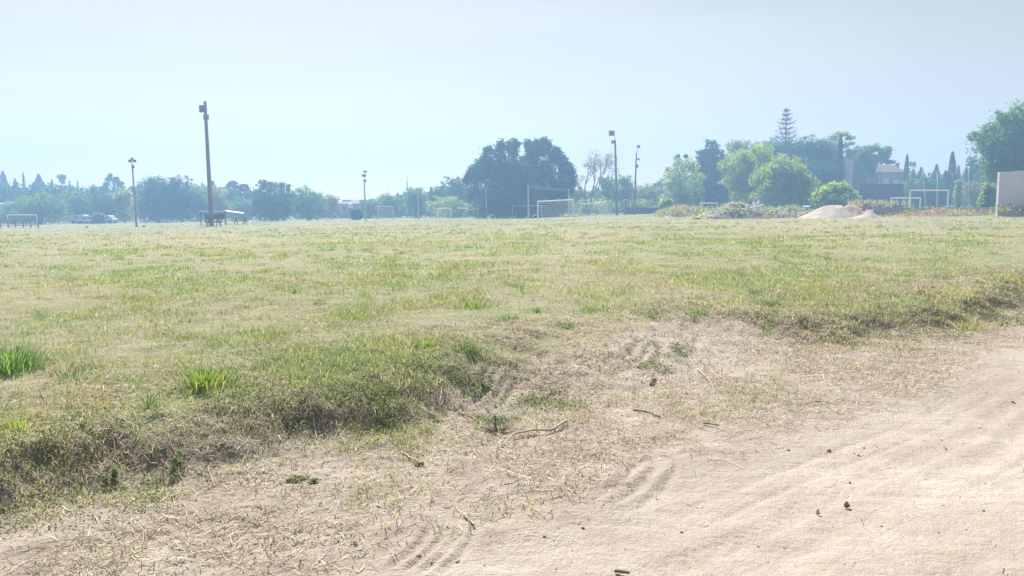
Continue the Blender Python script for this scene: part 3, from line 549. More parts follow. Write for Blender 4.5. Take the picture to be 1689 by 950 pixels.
TREES = [
 # kind, px, w, top, Y, green, label, kwargs
 ('conifer', 10, 24, 282, 185, 'conifer', 'dark pointed conifer nearest the left edge of the photo, above the treeline', {}),
 ('conifer', 29, 15, 294, 190, 'conifer', 'small dark conifer just right of the pointed one at the left edge', {}),
 ('cypress', 43, 8, 284, 186, 'conifer', 'needle thin cypress between two conifers at far left', {}),
 ('conifer', 68, 36, 287, 182, 'conifer', 'broad cone shaped conifer above the rounded tree at far left', {}),
 ('conifer', 89, 16, 296, 190, 'conifer', 'small ragged conifer right of the broad cone at far left', {}),
 ('umbrella', 105, 22, 287, 186, 'conifer', 'ragged leaning conifer with a blunt top at far left', dict(cb=.5)),
 ('conifer', 118, 10, 298, 188, 'conifer', 'short conifer beside the ragged blunt topped one', {}),
 ('cypress', 131, 6, 298, 190, 'conifer', 'tiny thin spike of a cypress right of the ragged conifers', {}),
 ('round', 161, 26, 304, 180, 'dark', 'low rounded dark tree left of the open branched pine', {}),
 ('umbrella', 185, 32, 286, 176, 'conifer', 'triangular open branched pine with sky showing through its sides', dict(cb=.45, n=3600, lobes=[(184, 290, 4, 4), (180, 296, 6, 4), (190, 296, 6, 5), (175, 304, 5, 5), (195, 303, 6, 5), (188, 303, 3, 6), (171, 311, 6, 4), (201, 311, 4, 6), (189, 312, 4, 5), (178, 312, 4, 4)])),
 ('round', 66, 78, 316, 130, 'mid', 'rounded bushy tree with a yellow green top at far left', dict(cb=.02)),
 ('round', 22, 40, 330, 138, 'mid', 'low loose shrub tree behind the goal at the left edge', dict(cb=.02)),
 ('round', 128, 50, 312, 140, 'mid', 'soft mid green tree right of the rounded yellow topped tree', dict(cb=.03)),
 ('bush', 161, 22, 350, 126, 'mid', 'low bush between the white vehicles under the left trees', dict(cb=0)),
 ('round', 168, 42, 320, 136, 'dark', 'blue green tree above the white vans', dict(cb=.1)),
 ('round', 205, 40, 309, 138, 'light', 'pale green tree just left of the cross headed floodlight', dict(cb=.03)),
 ('round', 262, 62, 287, 134, 'dark', 'tall dark tree with a lumpy top right of the cross headed floodlight', dict(cb=.02)),
 ('round', 298, 36, 290, 136, 'dark', 'dark tree touching the lumpy topped one, left of the leaning pole', dict(cb=.02)),
 ('round', 326, 36, 303, 138, 'mid', 'lower green tree just left of the leaning pole', dict(cb=.02)),
 ('round', 358, 42, 307, 142, 'olive', 'olive green tree directly behind the leaning pole', dict(cb=.02)),
 ('umbrella', 352, 14, 298, 165, 'conifer', 'sparse pine top peeping up just right of the leaning pole', dict(cb=.6)),
 ('umbrella', 388, 24, 298, 160, 'conifer', 'dark tufted pine with layered branches right of the leaning pole', dict(cb=.5)),
 ('umbrella', 405, 20, 303, 158, 'conifer', 'thin layered pine beside the flat topped dark tree', dict(cb=.5)),
 ('round', 398, 44, 325, 146, 'mid', 'low green tree behind the white roofed shelter', dict(cb=.02)),
 ('round', 450, 70, 296, 128, 'dark', 'flat topped dark tree with a raised left shoulder, by itself left of centre', dict(cb=.01, lobes=[(430, 303, 9, 9), (446, 308, 16, 9), (462, 309, 14, 9), (471, 318, 11, 12), (428, 325, 10, 16), (450, 328, 26, 18), (450, 348, 32, 16), (474, 340, 10, 16), (425, 345, 9, 16)])),
 ('round', 508, 54, 309, 130, 'mid', 'green domed tree right of the flat topped dark tree', dict(cb=.01, lobes=[(503, 320, 16, 12), (522, 325, 12, 10), (495, 338, 11, 18), (510, 342, 22, 18), (528, 340, 8, 16)])),
 ('round', 547, 28, 320, 138, 'olive', 'thin pale tree left of the small house', dict(cb=.02, n=1500)),
 ('bush', 588, 22, 344, 120, 'dark', 'small round dark bush in front of the small house', dict(cb=0)),
 ('round', 610, 36, 327, 142, 'mid', 'low green tree behind the slim floodlight with three stacked heads', dict(cb=.02)),
 ('round', 640, 40, 318, 146, 'mid', 'domed tree behind the faint grey goal', dict(cb=.02)),
 ('conifer', 657, 8, 318, 156, 'conifer', 'small dark spire left of the red topped mast', {}),
 ('round', 686, 38, 306, 140, 'mid', 'green tree just right of the red topped mast', dict(cb=.02)),
 ('conifer', 711, 9, 309, 150, 'conifer', 'thin dark spike of a tree right of the mast', {}),
 ('round', 726, 30, 305, 145, 'dark', 'small dark tree with a notched top left of the tall clump', dict(cb=.02)),
 ('round', 754, 42, 290, 142, 'dark', 'taller domed tree left of the tall clump', dict(cb=.02)),
 ('round', 780, 32, 304, 144, 'dark', 'dark tree tucked under the left side of the tall clump', dict(cb=.02)),
 ('round', 738, 60, 323, 134, 'light', 'pale green low tree in front of the domed tree left of the clump', dict(cb=.05)),
 ('bush', 789, 22, 321, 122, 'olive', 'narrow yellow green shrub at the foot of the tall clump', dict(cb=0)),
 ('bamboo', 857, 168, 228, 116, 'dark', 'huge dark bamboo like clump with feathery drooping tips, tallest in the middle of the photo', dict(n=34000, cb=.02, leaf=.34, lobes=[
   (823, 252, 11, 12), (808, 272, 12, 11), (850, 243, 8, 11), (862, 262, 10, 10), (880, 247, 11, 12), (897, 237, 4, 8), (913, 262, 9, 9), (928, 280, 11, 15), (793, 287, 16, 14), (850, 284, 32, 18),
   (890, 284, 24, 18), (826, 270, 10, 14), (880, 264, 14, 12), (820, 290, 26, 24), (870, 300, 44, 28), (920, 305, 18, 26), (812, 325, 18, 26), (850, 332, 40, 26), (905, 335, 28, 24), (800, 343, 12, 14), (928, 338, 10, 20), (787, 306, 8, 12)],
   fr=[(787, 300, 770, 283, 769, 300), (800, 290, 790, 262, 784, 275), (810, 280, 800, 250, 795, 262), (870, 258, 880, 232, 886, 240), (890, 255, 890, 232, 882, 236), (905, 270, 925, 250, 930, 262), (925, 285, 946, 278, 947, 300), (928, 300, 944, 296, 943, 318), (792, 320, 776, 308, 774, 326), (815, 262, 805, 235, 801, 252), (825, 255, 822, 232, 830, 236), (850, 255, 842, 230, 839, 238), (880, 255, 872, 230, 868, 236), (895, 250, 896, 226, 899, 232), (899, 250, 905, 228, 903, 240), (905, 262, 915, 240, 921, 248), (915, 258, 920, 244, 921, 262), (930, 275, 945, 272, 944, 290), (790, 285, 775, 272, 778, 285), (792, 290, 768, 280, 772, 296), (800, 275, 788, 265, 783, 278), (930, 270, 926, 262, 933, 268), (845, 262, 846, 240, 841, 246)])),
 ('bare', 971, 46, 273, 128, 'brown', 'nearly leafless tree with twisting forked branches right of the tall clump', dict(cb=.4)),
 ('round', 952, 34, 312, 140, 'olive', 'low olive tree at the foot of the leafless tree', dict(cb=.02)),
 ('round', 1001, 34, 289, 138, 'mid', 'hazy green tree between the leafless tree and the tall floodlight', dict(cb=.02)),
 ('round', 1031, 38, 286, 140, 'mid', 'hazy tree with a pale streak between the two right hand floodlights', dict(cb=.02)),
 ('round', 1066, 48, 303, 142, 'olive', 'low rounded olive tree right of the shorter floodlight', dict(cb=.02)),
 ('round', 985, 66, 325, 132, 'light', 'low pale green shrubbery tree behind the two white goals', dict(cb=.02)),
 ('round', 1050, 60, 326, 134, 'olive', 'pale shrubby growth behind the low dark wall', dict(cb=.02)),
 ('bush', 1099, 26, 327, 114, 'bright', 'bright yellow green bush at the right end of the low dark wall', dict(cb=0)),
 ('round', 1122, 66, 258, 124, 'light', 'loose pale green tree left of the tall dark oak like tree', dict(cb=.04, lobes=[(1125, 270, 16, 12), (1110, 284, 15, 12), (1142, 275, 12, 12), (1100, 302, 12, 14), (1125, 305, 24, 22), (1148, 305, 14, 26), (1108, 328, 18, 18), (1138, 332, 22, 16)])),
 ('umbrella', 1118, 18, 252, 140, 'conifer', 'dark tufts of a pine poking out above the loose pale tree', dict(cb=.7, n=500, lobes=[(1115, 260, 2.5, 4), (1120, 258, 2, 4), (1131, 258, 4, 3)])),
 ('round', 1175, 58, 231, 128, 'dark', 'tall very dark dense tree left of the big willow', dict(cb=.02, n=15000, lobes=[(1174, 245, 14, 13), (1160, 258, 13, 13), (1188, 262, 13, 14), (1172, 275, 26, 18), (1155, 285, 10, 20), (1180, 300, 26, 24), (1160, 320, 18, 20), (1185, 325, 20, 18)])),
 ('round', 1218, 46, 229, 140, 'light', 'feathery pale tree peeping above the left shoulder of the big willow', dict(cb=.3)),
 ('round', 1258, 40, 232, 142, 'light', 'pale domed tree behind the top of the big willow', dict(cb=.3)),
 ('willow', 1238, 108, 240, 112, 'light', 'big pale green willow with curtains of drooping branches', dict(n=26000, lobes=[(1245, 262, 30, 22), (1222, 275, 26, 24), (1266, 272, 24, 22), (1204, 296, 18, 26), (1214, 318, 24, 26), (1248, 300, 38, 34), (1232, 252, 18, 13), (1258, 250, 16, 12), (1246, 248, 12, 9)])),
 ('willow', 1294, 90, 262, 104, 'light', 'lower rounded willow overlapping the right side of the big willow', dict(n=24000, lobes=[(1280, 278, 22, 16), (1300, 276, 20, 15), (1318, 290, 18, 18), (1268, 296, 20, 24), (1292, 304, 36, 30), (1326, 308, 12, 18), (1262, 322, 16, 18), (1310, 322, 24, 18)])),
 ('araucaria', 1292, 58, 178, 138, 'conifer', 'tall tiered Norfolk pine rising above all the right hand trees', {}),
 ('round', 1294, 76, 222, 136, 'dark', 'dark bushy tree round the foot of the tiered pine', dict(cb=.05)),
 ('round', 1334, 70, 226, 132, 'dark', 'wide dark tree right of the tiered pine', dict(cb=.03)),
 ('round', 1360, 60, 225, 134, 'mid', 'rounded tree between the wide dark tree and the flat topped pine', dict(cb=.1)),
 ('round', 1352, 70, 262, 126, 'dark', 'dark undergrowth tree in shade behind the bright bush', dict(cb=.02)),
 ('umbrella', 1388, 46, 218, 140, 'light', 'flat topped pine with airy spreading branches behind the cypress', dict(cb=.62, lobes=[(1386, 222, 14, 4), (1374, 228, 8, 4), (1400, 228, 9, 4), (1406, 236, 7, 3), (1392, 240, 8, 4), (1372, 245, 6, 5), (1398, 250, 6, 4)])),
 ('cypress', 1382, 19, 223, 126, 'conifer', 'slim dark cypress column in front of the flat topped pine', {}),
 ('round', 1442, 60, 237, 141, 'mid', 'airy tree spreading over the house roof beside the dark tower', dict(cb=.4, lobes=[(1440, 245, 14, 7), (1430, 262, 9, 12), (1436, 278, 9, 12), (1428, 253, 12, 8), (1456, 250, 12, 7), (1466, 258, 7, 6), (1446, 262, 12, 8), (1432, 270, 10, 8), (1462, 268, 8, 4), (1420, 262, 8, 8)])),
 ('round', 1400, 44, 256, 152, 'dark', 'dark crown pressed against the left side of the tower', dict(cb=.1)),
 ('bush', 1377, 78, 299, 96, 'bright', 'wide bright yellow green bush beside the sand heap', dict(cb=0, n=9000, leaf=.22, lobes=[(1378, 312, 22, 12), (1395, 318, 18, 10), (1358, 320, 16, 11), (1345, 328, 10, 8), (1378, 328, 30, 10), (1408, 325, 10, 9)])),
 ('cypress', 1492, 14, 255, 140, 'conifer', 'narrow cypress at the right end of the red roof', {}),
 ('round', 1501, 14, 266, 146, 'mid', 'slim green tree touching the cypress by the red roof', dict(cb=.05, n=1500)),
 ('conifer', 1516, 26, 276, 150, 'conifer', 'dark conifer just left of the leaning grey poles', {}),
 ('conifer', 1541, 24, 271, 152, 'conifer', 'dark blunt conifer between the leaning grey poles', {}),
 ('cypress', 1566, 21, 250, 132, 'conifer', 'tallest slim cypress standing behind the large goal', {}),
 ('conifer', 1556, 20, 281, 144, 'conifer', 'short conifer on the left flank of the tallest cypress', {}),
 ('conifer', 1577, 13, 273, 150, 'conifer', 'small pointed conifer right of the tallest cypress', {}),
 ('conifer', 1590, 16, 276, 150, 'conifer', 'small conifer second to the right of the tallest cypress', {}),
 ('round', 1604, 34, 257, 140, 'dark', 'dark round crowned tree left of the large tree at the right edge', dict(cb=.2)),
 ('round', 1500, 44, 293, 132, 'mid', 'grey green low tree behind the small goal on the right', dict(cb=.02)),
 ('round', 1540, 50, 296, 130, 'dark', 'low dark tree behind the large goal on the right', dict(cb=.02)),
 ('bush', 1579, 14, 297, 118, 'bright', 'narrow bright climbing shrub right of the large goal', dict(cb=0)),
 ('round', 1608, 48, 296, 122, 'olive', 'dull olive tangle of growth left of the grey wall', dict(cb=.02, n=2500)),
 ('bush', 1629, 34, 301, 84, 'light', 'leafy green bush beside the left end of the grey wall', dict(cb=0, n=4000, leaf=.2)),
 ('round', 1668, 150, 168, 88, 'mid', 'large airy spreading tree behind the grey wall at the right edge', dict(cb=.31, n=30000, leaf=.24, lobes=[(1660, 235, 44, 40), (1700, 240, 44, 60), (1650, 285, 30, 18),
   (1672, 190, 26, 16), (1645, 198, 18, 12), (1620, 212, 12, 9), (1615, 225, 9, 8), (1655, 222, 24, 16), (1690, 215, 24, 22), (1625, 240, 13, 10), (1650, 252, 26, 15), (1690, 250, 26, 18), (1636, 272, 16, 10), (1668, 278, 26, 12), (1715, 200, 22, 22), (1720, 240, 24, 24), (1700, 290, 26, 14)])),
]
for kind, px, wpx, top, Yd, green, label, kw in TREES: tree(kind, px, wpx, top, Yd, green, label, **kw)
# far wood closing the horizon (reads as one mass)
rg = np.random.RandomState(77); m = MB()
WP = [-700, 0, 100, 150, 200, 240, 330, 380, 420, 480, 540, 570, 640, 700, 760, 800, 940, 1000, 1060, 1100, 1200, 1350, 1400, 1480, 1600, 1700, 2400]
WR = [300, 303, 303, 306, 308, 298, 308, 308, 312, 316, 328, 334, 324, 316, 307, 312, 314, 306, 312, 296, 252, 240, 276, 286, 284, 276, 290]
for px in np.arange(-700, 2400, 7):
    for Yd in (160, 200):
        g = gp(px + rg.uniform(-5, 5), Yd + rg.uniform(-6, 6)); top = np.interp(px, WP, WR) + rg.uniform(-4, 7) + (3 if Yd > 180 else 0)
        H = pt(px, top, Yd)[2] - g[2]; k = 230; v = rg.normal(size=(k, 3)); v /= np.linalg.norm(v, axis=1)[:, None]; v *= (rg.uniform(0, 1, (k, 1)) ** .4)
        C = v * [1.5, 1.9, H * .5] + [g[0], g[1], g[2] + H * .5]; m.leaves(C, np.full(k, .7), rg, .8)
tag(m.obj('distant_wood', GREENS['dark']), 'hazy band of far woodland closing the horizon behind all the trees', 'woodland', kind='stuff')
# ------------------------------------------------------------------ floodlight masts, poles
M_WOODPOLE = plain('weathered_pole', (.17, .15, .13), .9, .25, 4)
M_STEEL = plain('dull_steel', (.20, .21, .22), .6, .15, 4, .3)
M_LAMP = plain('lamp_housing', (.12, .13, .14), .6, .2, 5)
M_WHITE = plain('white_paint', (.78, .78, .76), .6, .08, 5)
M_GREYP = plain('grey_paint', (.42, .44, .45), .7, .12, 5)
M_CONC = plain('concrete', (.30, .285, .27), .95, .2, 1.5, bump=.3)
M_NET = plain('net_cord', (.55, .57, .58), .9, .1, 5)
def mast(px_b, Y, px_t, row_top, r0, r1, heads, label, mat=M_WOODPOLE, stem=None, name='floodlight_mast', group='floodlight masts on the field', cat='floodlight'):
    """heads: (px, row, w_px, h_px) boxes; stem: (px,row) thin steel rod top"""
    g = gp(px_b, Y); T = pt(px_t, row_top, Y) - g; root = empty(name, g); tag(root, label, cat, group)
    u = np.linspace(0, 1, 6)[:, None]; P = np.array([0, 0, -.4]) * (1 - u) + T * u; MB().tube(P, r0 + (r1 - r0) * u[:, 0], 10).obj('pole', mat, root, smooth=True)
    if stem:
        s = pt(stem[0], stem[1], Y) - g; MB().tube([T - [0, 0, .8], s], .035, 6).obj('steel_rod', M_STEEL, root)
    for (hx, hy, hw, hh) in heads:
        c = pt(hx, hy, Y) - g; k = F / Y; w_, h_ = hw / k, hh / k; tt = np.clip(c[2] / T[2], 0, 1.0); ax = T * tt
        if stem and c[2] > T[2]: f = (c[2] - T[2]) / max(.01, s[2] - T[2]); ax = T + (s - T) * min(f, 1)
        hd = MB(); dpt = max(.18, w_ * .45)
        n_ = 6; prof = [(-.5, .5), (.5, .5), (.38, -.1), (.2, -.5), (-.2, -.5), (-.38, -.1)]      # housing seen from the side: wide glass front, narrower back
        V = []
        for z in (-.5, .5):
            V += [[a * w_, b * dpt, z * h_ * (1 - .12 * (b < 0))] for a, b in prof]
        hd.add(np.array(V) + c, [[j, (j + 1) % n_, n_ + (j + 1) % n_, n_ + j] for j in range(n_)] + [[0, 5, 4, 3], [0, 3, 2, 1], [6, 9, 10, 11], [6, 7, 8, 9]])
        lo = hd.obj('lamp_head', M_LAMP, root)
        MB().tube([ax + [0, 0, -.02], c], .03, 5).obj('bracket', M_STEEL, root)
    return root
mast(348, 80, 338, 167, .24, .15, [(332, 179, 9, 12), (339, 193, 9, 8)], 'tall leaning wooden floodlight mast with two stacked lamp boxes, nearest on the left')
mast(224, 85, 218, 270, .12, .07, [(213.5, 265.5, 5, 4.5), (221.5, 265.5, 5, 4.5), (217.3, 262, 4, 4.5), (218.8, 275, 4.5, 5)], 'slender floodlight mast with a cross shaped cluster of lamps at far left', mat=M_STEEL, stem=(217.3, 261))
mast(603, 105, 600.5, 297, .13, .09, [(602, 283, 6, 3), (600, 289.5, 6.5, 4.5), (601.5, 298, 5, 4)], 'short slim floodlight mast with three small lamps one above another', mat=M_GREYP, stem=(601.5, 281))
mast(1018, 109, 1014.5, 231, .22, .13, [(1009.3, 219.5, 9.5, 8.5), (1012, 234, 7, 5.5)], 'tall floodlight mast with a big square lamp at its top, right of the white goals', stem=(1013, 217))
mast(1046.5, 109, 1049.5, 253, .16, .09, [(1053.5, 241.5, 5, 4.5), (1053, 262.5, 4, 3), (1051, 274, 4, 5.5)], 'thinner floodlight mast with a small lamp on a bent rod and two lower lamps', stem=(1052, 240))
def post(px, Y, px_t, top, r, label, mat, name='post', cat='post', group=None):
    g = gp(px, Y); T = pt(px_t, top, Y) - g; root = MB().tube([[0, 0, -.3], T * .5, T], [r, r * .9, r * .8], 8).obj(name, mat, smooth=True); root.location = g; return tag(root, label, cat, group)
post(1031.5, 108, 1031, 335, .13, 'short dark wooden post between the two right hand floodlight masts', M_WOODPOLE)
post(690.5, 118, 689.5, 319, .11, 'plain pale grey pole left of the small white goal', M_GREYP)
post(803, 112, 801.5, 312, .07, 'thin faint grey pole against the left part of the tall clump', M_GREYP)
post(1527, 98, 1522, 277, .09, 'grey pole leaning left behind the large goal on the right', M_GREYP, group='leaning grey poles')
post(1545, 104, 1547, 287, .10, 'shorter grey pole rising behind the middle of the large goal', M_GREYP, group='leaning grey poles')
post(1597, 92, 1598, 279, .06, 'thin pale pole left of the grey wall', M_GREYP)
# red topped radio mast
g = gp(671, 150); root = empty('radio_mast', g); tag(root, 'thin lattice like mast with a reddish tip rising above the trees', 'mast')
T = pt(671.5, 312, 150) - g; T2 = pt(671.5, 300, 150) - g; T3 = pt(672, 290, 150) - g
MB().tube([[0, 0, 0], T], [.08, .06], 6).obj('mast_pole', M_GREYP, root); MB().tube([T, T2], [.11, .09], 6).obj('red_section', plain('faded_red', (.34, .17, .15), .7), root); MB().tube([T2, T3], .04, 5).obj('tip_rod', M_GREYP, root)
# white pole with sagging cables
g = gp(872, 104); root = empty('cable_pole', g); tag(root, 'tall white pole with two sagging cables in front of the dark clump', 'pole')
T = pt(871, 305, 104) - g; MB().tube([[0, 0, -.3], T], [.13, .09], 8).obj('pole', M_GREYP, root)
for k, (a, b, c) in enumerate((((871, 306), (895, 309), (920, 311)), ((871, 308), (900, 315), (938, 312)))):
    P = np.array([pt(q[0], q[1], 104) - g for q in (a, b, c)]); u = np.linspace(0, 1, 12)[:, None]
    MB().tube((1 - u) ** 2 * P[0] + 2 * u * (1 - u) * P[1] + u * u * P[2], .018, 4).obj('cable', M_NET, root)
g = gp(938, 104); post(938.5, 104, 938, 311, .05, 'slim grey support pole at the far end of the sagging cables', M_GREYP)
# ------------------------------------------------------------------ goals
def goal(px0, px1, Y0, row_top, label, r=.07, Y1=None, net=True, mat=M_WHITE, depth=1.6, group='football goals on the field', netmat=None, row_top1=None):
    Y1 = Y1 or Y0; a = gp(px0, Y0); b = gp(px1, Y1); root = empty('football_goal', (a + b) / 2); tag(root, label, 'goal', group); o = (a + b) / 2
    ta = pt(px0, row_top, Y0); tb = pt(px1, row_top1 or row_top, Y1); ta[:2] = a[:2]; tb[:2] = b[:2]
    for p, t in ((a, ta), (b, tb)): MB().tube([p - [0, 0, .2], t], r, 8).obj('post', mat, root, off=o)
    MB().tube([ta, tb], r * .98, 8).obj('crossbar', mat, root, off=o)
    if net:
        d = (b - a) / np.linalg.norm(b - a); n_ = np.array([-d[1], d[0], 0]); n_ *= np.sign(n_[1]) or 1
        back = n_ * depth; L = np.linalg.norm(b - a); m = MB(); hgt = ta[2] - a[2]; th = .012
        def strip(p, q): m.tube([p, q], th, 3)
        ra, rb = ta + back * .35, tb + back * .35; ba, bb = a + back, b + back
        for f in np.arange(0, 1.001, .3 / L):
            t0 = ta + (tb - ta) * f; r0_ = ra + (rb - ra) * f; b0 = ba + (bb - ba) * f; strip(t0, r0_); strip(r0_, b0)
        for f in np.arange(0, 1.001, .12): strip(ra + (ba - ra) * f, rb + (bb - rb) * f)
        for (t0, r0_, b0, g0) in ((ta, ra, ba, a), (tb, rb, bb, b)):
            for f in np.arange(0, 1, .12): strip(t0 + (g0 - t0) * f, r0_ + (b0 - r0_) * f)
        m.obj('net', netmat or M_NET, root, off=o)
        for s0, s1 in ((ta, ra), (tb, rb)): MB().tube([s0, s1], .03, 6).obj('net_support', mat, root, off=o)
    return root
goal(887, 945.5, 100, 332.5, 'largest white football goal, crossbar rising slightly to the right, in front of the dark clump', .085, Y1=97, row_top1=329.5)
goal(845, 893, 112, 339.5, 'thin white goal frame half hidden behind the largest goal', .05, net=False)
goal(959, 1000, 108, 336.5, 'small white goal right of the largest goal', .07, Y1=104, row_top1=333.5)
goal(623, 648, 118, 340.5, 'faint grey goal with a pale top bar behind the slim floodlight', .07, mat=M_GREYP)
goal(722, 744, 114, 343.5, 'small bright white goal left of the sagging bar goal', .07)
goal(1155, 1183, 100, 335, 'small grey goal partly sunk behind the rubble heap', .07, net=False)
goal(1469, 1517, 86, 326.5, 'low white goal overlapping the left post of the large right hand goal', .07, net=False)
goal(1499.5, 1562.5, 92, 314, 'large white goal with thick posts on the right', .085, net=False)
goal(12, 60, 96, 354.5, 'white topped goal frame at the left edge, behind the brown rail fence', .06, net=False)
# goal with canopy like sagging bar
g = gp(776, 112); root = empty('football_goal', g); tag(root, 'goal whose pale top bar sags, between the small white goal and the clump', 'goal', 'football goals on the field')
A, B, C, D = (pt(*q, 112) - g for q in ((753, 343), (765, 344), (778, 346), (789, 343)))
MB().tube([A, B, C, D], .07, 7).obj('crossbar', M_WHITE, root)
for px, p in ((755, A), (788, D)):
    q = gp(px, 112) - g; MB().tube([q, [q[0], q[1], p[2]]], .06, 7).obj('post', M_GREYP, root)
# ------------------------------------------------------------------ picnic shelter and tables at the leaning mast
M_DKWOOD = plain('dark_wood', (.085, .075, .07), .9, .3, 3)
def shelter(px0, px1, Y, top, label):
    g = gp((px0 + px1) / 2, Y); root = empty('bench_shelter', g); tag(root, label, 'shelter'); k = F / Y; w_ = (px1 - px0) / k; h = pt(px0, top, Y)[2] - g[2]
    MB().box((0, 0, h), (w_, 1.6, .10)).obj('roof', M_WHITE, root)
    for sx in (-1, 1):
        for sy in (-.7, .7): MB().tube([(sx * w_ * .44, sy, -.2), (sx * w_ * .44, sy, h - .05)], .05, 6).obj('post', M_DKWOOD, root)
    MB().box((0, .5, h * .62), (w_ * .86, .05, h * .38)).obj('back_panel', M_DKWOOD, root); MB().box((0, .1, .45), (w_ * .84, .42, .05)).obj('seat', M_DKWOOD, root); return root
shelter(333, 369, 84, 348.5, 'low white topped bench shelter standing around the foot of the leaning mast')
def table(px, Y, w_, label):
    g = gp(px, Y); root = empty('picnic_table', g); tag(root, label, 'table', 'picnic tables by the leaning mast')
    MB().box((0, 0, .78), (w_, .75, .06)).obj('table_top', M_DKWOOD, root)
    for sy in (-.62, .62): MB().box((0, sy, .46), (w_, .26, .05)).obj('bench', M_DKWOOD, root)
    for sx in (-1, 1):
        MB().tube([(sx * w_ * .36, -.6, -.05), (sx * w_ * .36, -.12, .75)], .05, 5).tube([(sx * w_ * .36, .6, -.05), (sx * w_ * .36, .12, .75)], .05, 5).tube([(sx * w_ * .36, -.7, .42), (sx * w_ * .36, .7, .42)], .045, 5).obj('leg_frame', M_DKWOOD, root)
table(396, 88, 1.5, 'dark picnic table to the right of the white topped shelter')
table(352, 78, 1.3, 'dark picnic table right at the foot of the leaning mast')
# rail fence at far left
M_RUST = plain('rusty_wood', (.20, .13, .11), .9, .3, 3)
g = gp(25, 90); root = empty('rail_fence', g); tag(root, 'brown rail fence with crooked braces at the left edge of the field', 'fence'); rg = np.random.RandomState(8)
xs = np.linspace(-4.6, 2.7, 9); tops = []
for x in xs:
    z = float(gh(g[0] + x, g[1])) - g[2]; MB().tube([(x, 0, z - .2), (x + rg.uniform(-.06, .06), 0, z + .95)], .06, 6).obj('fence_post', M_RUST, root); tops.append(z)
for h_ in (.3, .6, .88): MB().tube([(x, .02, z + h_ + rg.uniform(-.05, .05)) for x, z in zip(xs, tops)], .035, 5).obj('rail', M_RUST, root)
for k in range(0, 8, 2): MB().tube([(xs[k], -.05, tops[k] + .1), (xs[k + 1], -.05, tops[k + 1] + .85)], .03, 5).obj('brace', M_RUST, root)
# ------------------------------------------------------------------ white vans, huts far left
M_GLASS = plain('dark_glass', (.05, .06, .07), .15, .1, 3, spec=.6); M_TYRE = plain('tyre_rubber', (.03, .03, .03), .9); M_VAN = plain('van_white', (.50, .51, .52), .35, .05, 2)
def van(px, Y, L, H, label, flip=1):
    g = gp(px, Y); root = empty('parked_van', g); tag(root, label, 'van', 'white vehicles parked under the left trees')
    prof = [(-.5, .22), (-.5, .93), (-.44, 1.0), (.18, 1.0), (.30, .92), (.40, .60), (.49, .52), (.5, .22)]
    V = [[flip * a * L, y, b * H] for y in (-.9, .9) for a, b in prof]; n_ = len(prof); m = MB()
    m.add(V, [[j, (j + 1) % n_, n_ + (j + 1) % n_, n_ + j] for j in range(n_)] + [[0, 7, 2, 1], [7, 6, 3, 2], [6, 5, 4, 3]] + [[n_ + a for a in q[::-1]] for q in ([0, 7, 2, 1], [7, 6, 3, 2], [6, 5, 4, 3])]).obj('body', M_VAN, root)
    for a, w_ in ((.17, .16), (-.12, .2)): MB().box((flip * a * L, -.905, .74 * H), (w_ * L, .03, .22 * H)).obj('window', M_GLASS, root)
    for a in (-.3, .31):
        for y in (-.82, .82): MB().tube([(flip * a * L, y - .1, .2 * H), (flip * a * L, y + .1, .2 * H)], .33, 12).obj('wheel', M_TYRE, root)
van(134, 132, 3.6, 1.55, 'white van under the trees, left of the pair of smaller white vehicles'); van(147, 130, 3.2, 1.3, 'small white vehicle tucked against the right end of the white van', -1); van(176, 131, 3.0, 1.4, 'white vehicle parked furthest right under the left trees')
M_WALLW = plain('limewash', (.62, .60, .57), .9, .12, .8); M_ROOFD = plain('slate_roof', (.11, .11, .12), .8, .2, 2); M_ROOFR = plain('red_tiles', (.19, .12, .095), .85, .25, 4, bump=.3); M_WALLB = plain('plaster_wall', (.34, .29, .26), .9, .15, .8); M_DKWALL = plain('dark_rendered_wall', (.06, .06, .07), .9, .2, 1.0)
def house(px0, px1, Y, ridge, eave, label, wallm, roofm, dep=7, wins=(), chim=None, name='house', cat='house', hip=.12, door=None):
    a, b = gp(px0, Y), gp(px1, Y); g = (a + b) / 2; root = empty(name, g); tag(root, label, cat); w_ = (b - a)[0]; zr = pt((px0 + px1) / 2, ridge, Y + dep / 2)[2] - g[2]; ze = pt((px0 + px1) / 2, eave, Y)[2] - g[2]
    MB().box((0, dep / 2, (ze - .5) / 2), (w_, dep, ze + .5)).obj('wall', wallm, root)
    o = .35; hx = w_ / 2 + o; i = w_ / 2 * (1 - hip); m = MB()
    V = [(-hx, -o, ze - .05), (hx, -o, ze - .05), (hx, dep + o, ze - .05), (-hx, dep + o, ze - .05), (-i, dep / 2, zr), (i, dep / 2, zr)]
    V = V + [(x, y, z + .14) for x, y, z in V]
    rf = m.add(V, [[6, 7, 11, 10], [8, 9, 10, 11], [0, 1, 7, 6], [1, 2, 8, 7], [2, 3, 9, 8], [3, 0, 6, 9], [0, 3, 2, 1]], [[7, 8, 11], [9, 6, 10]]).obj('roof', roofm, root)
    if chim:
        cx = pt(chim[0], 300, Y + dep / 2)[0] - g[0]; ct = pt(chim[0], chim[1], Y + dep / 2)[2] - g[2]; MB().box((cx, dep / 2 - .6, (ct + ze) / 2), (chim[2], .6, ct - ze)).box((cx, dep / 2 - .6, ct + .06), (chim[2] + .2, .8, .12)).obj('chimney', wallm, rf)
    for (wx, wy, ww, wh, bright) in wins:
        c = pt(wx, wy, Y) - g; fr_ = MB().box((c[0], -.03, c[2]), (ww + .2, .08, wh + .2)).obj('window', M_WHITE, root); MB().box((c[0], -.085, c[2]), (ww, .04, wh)).obj('pane', M_WHITE if bright else M_GLASS, fr_)
    return root
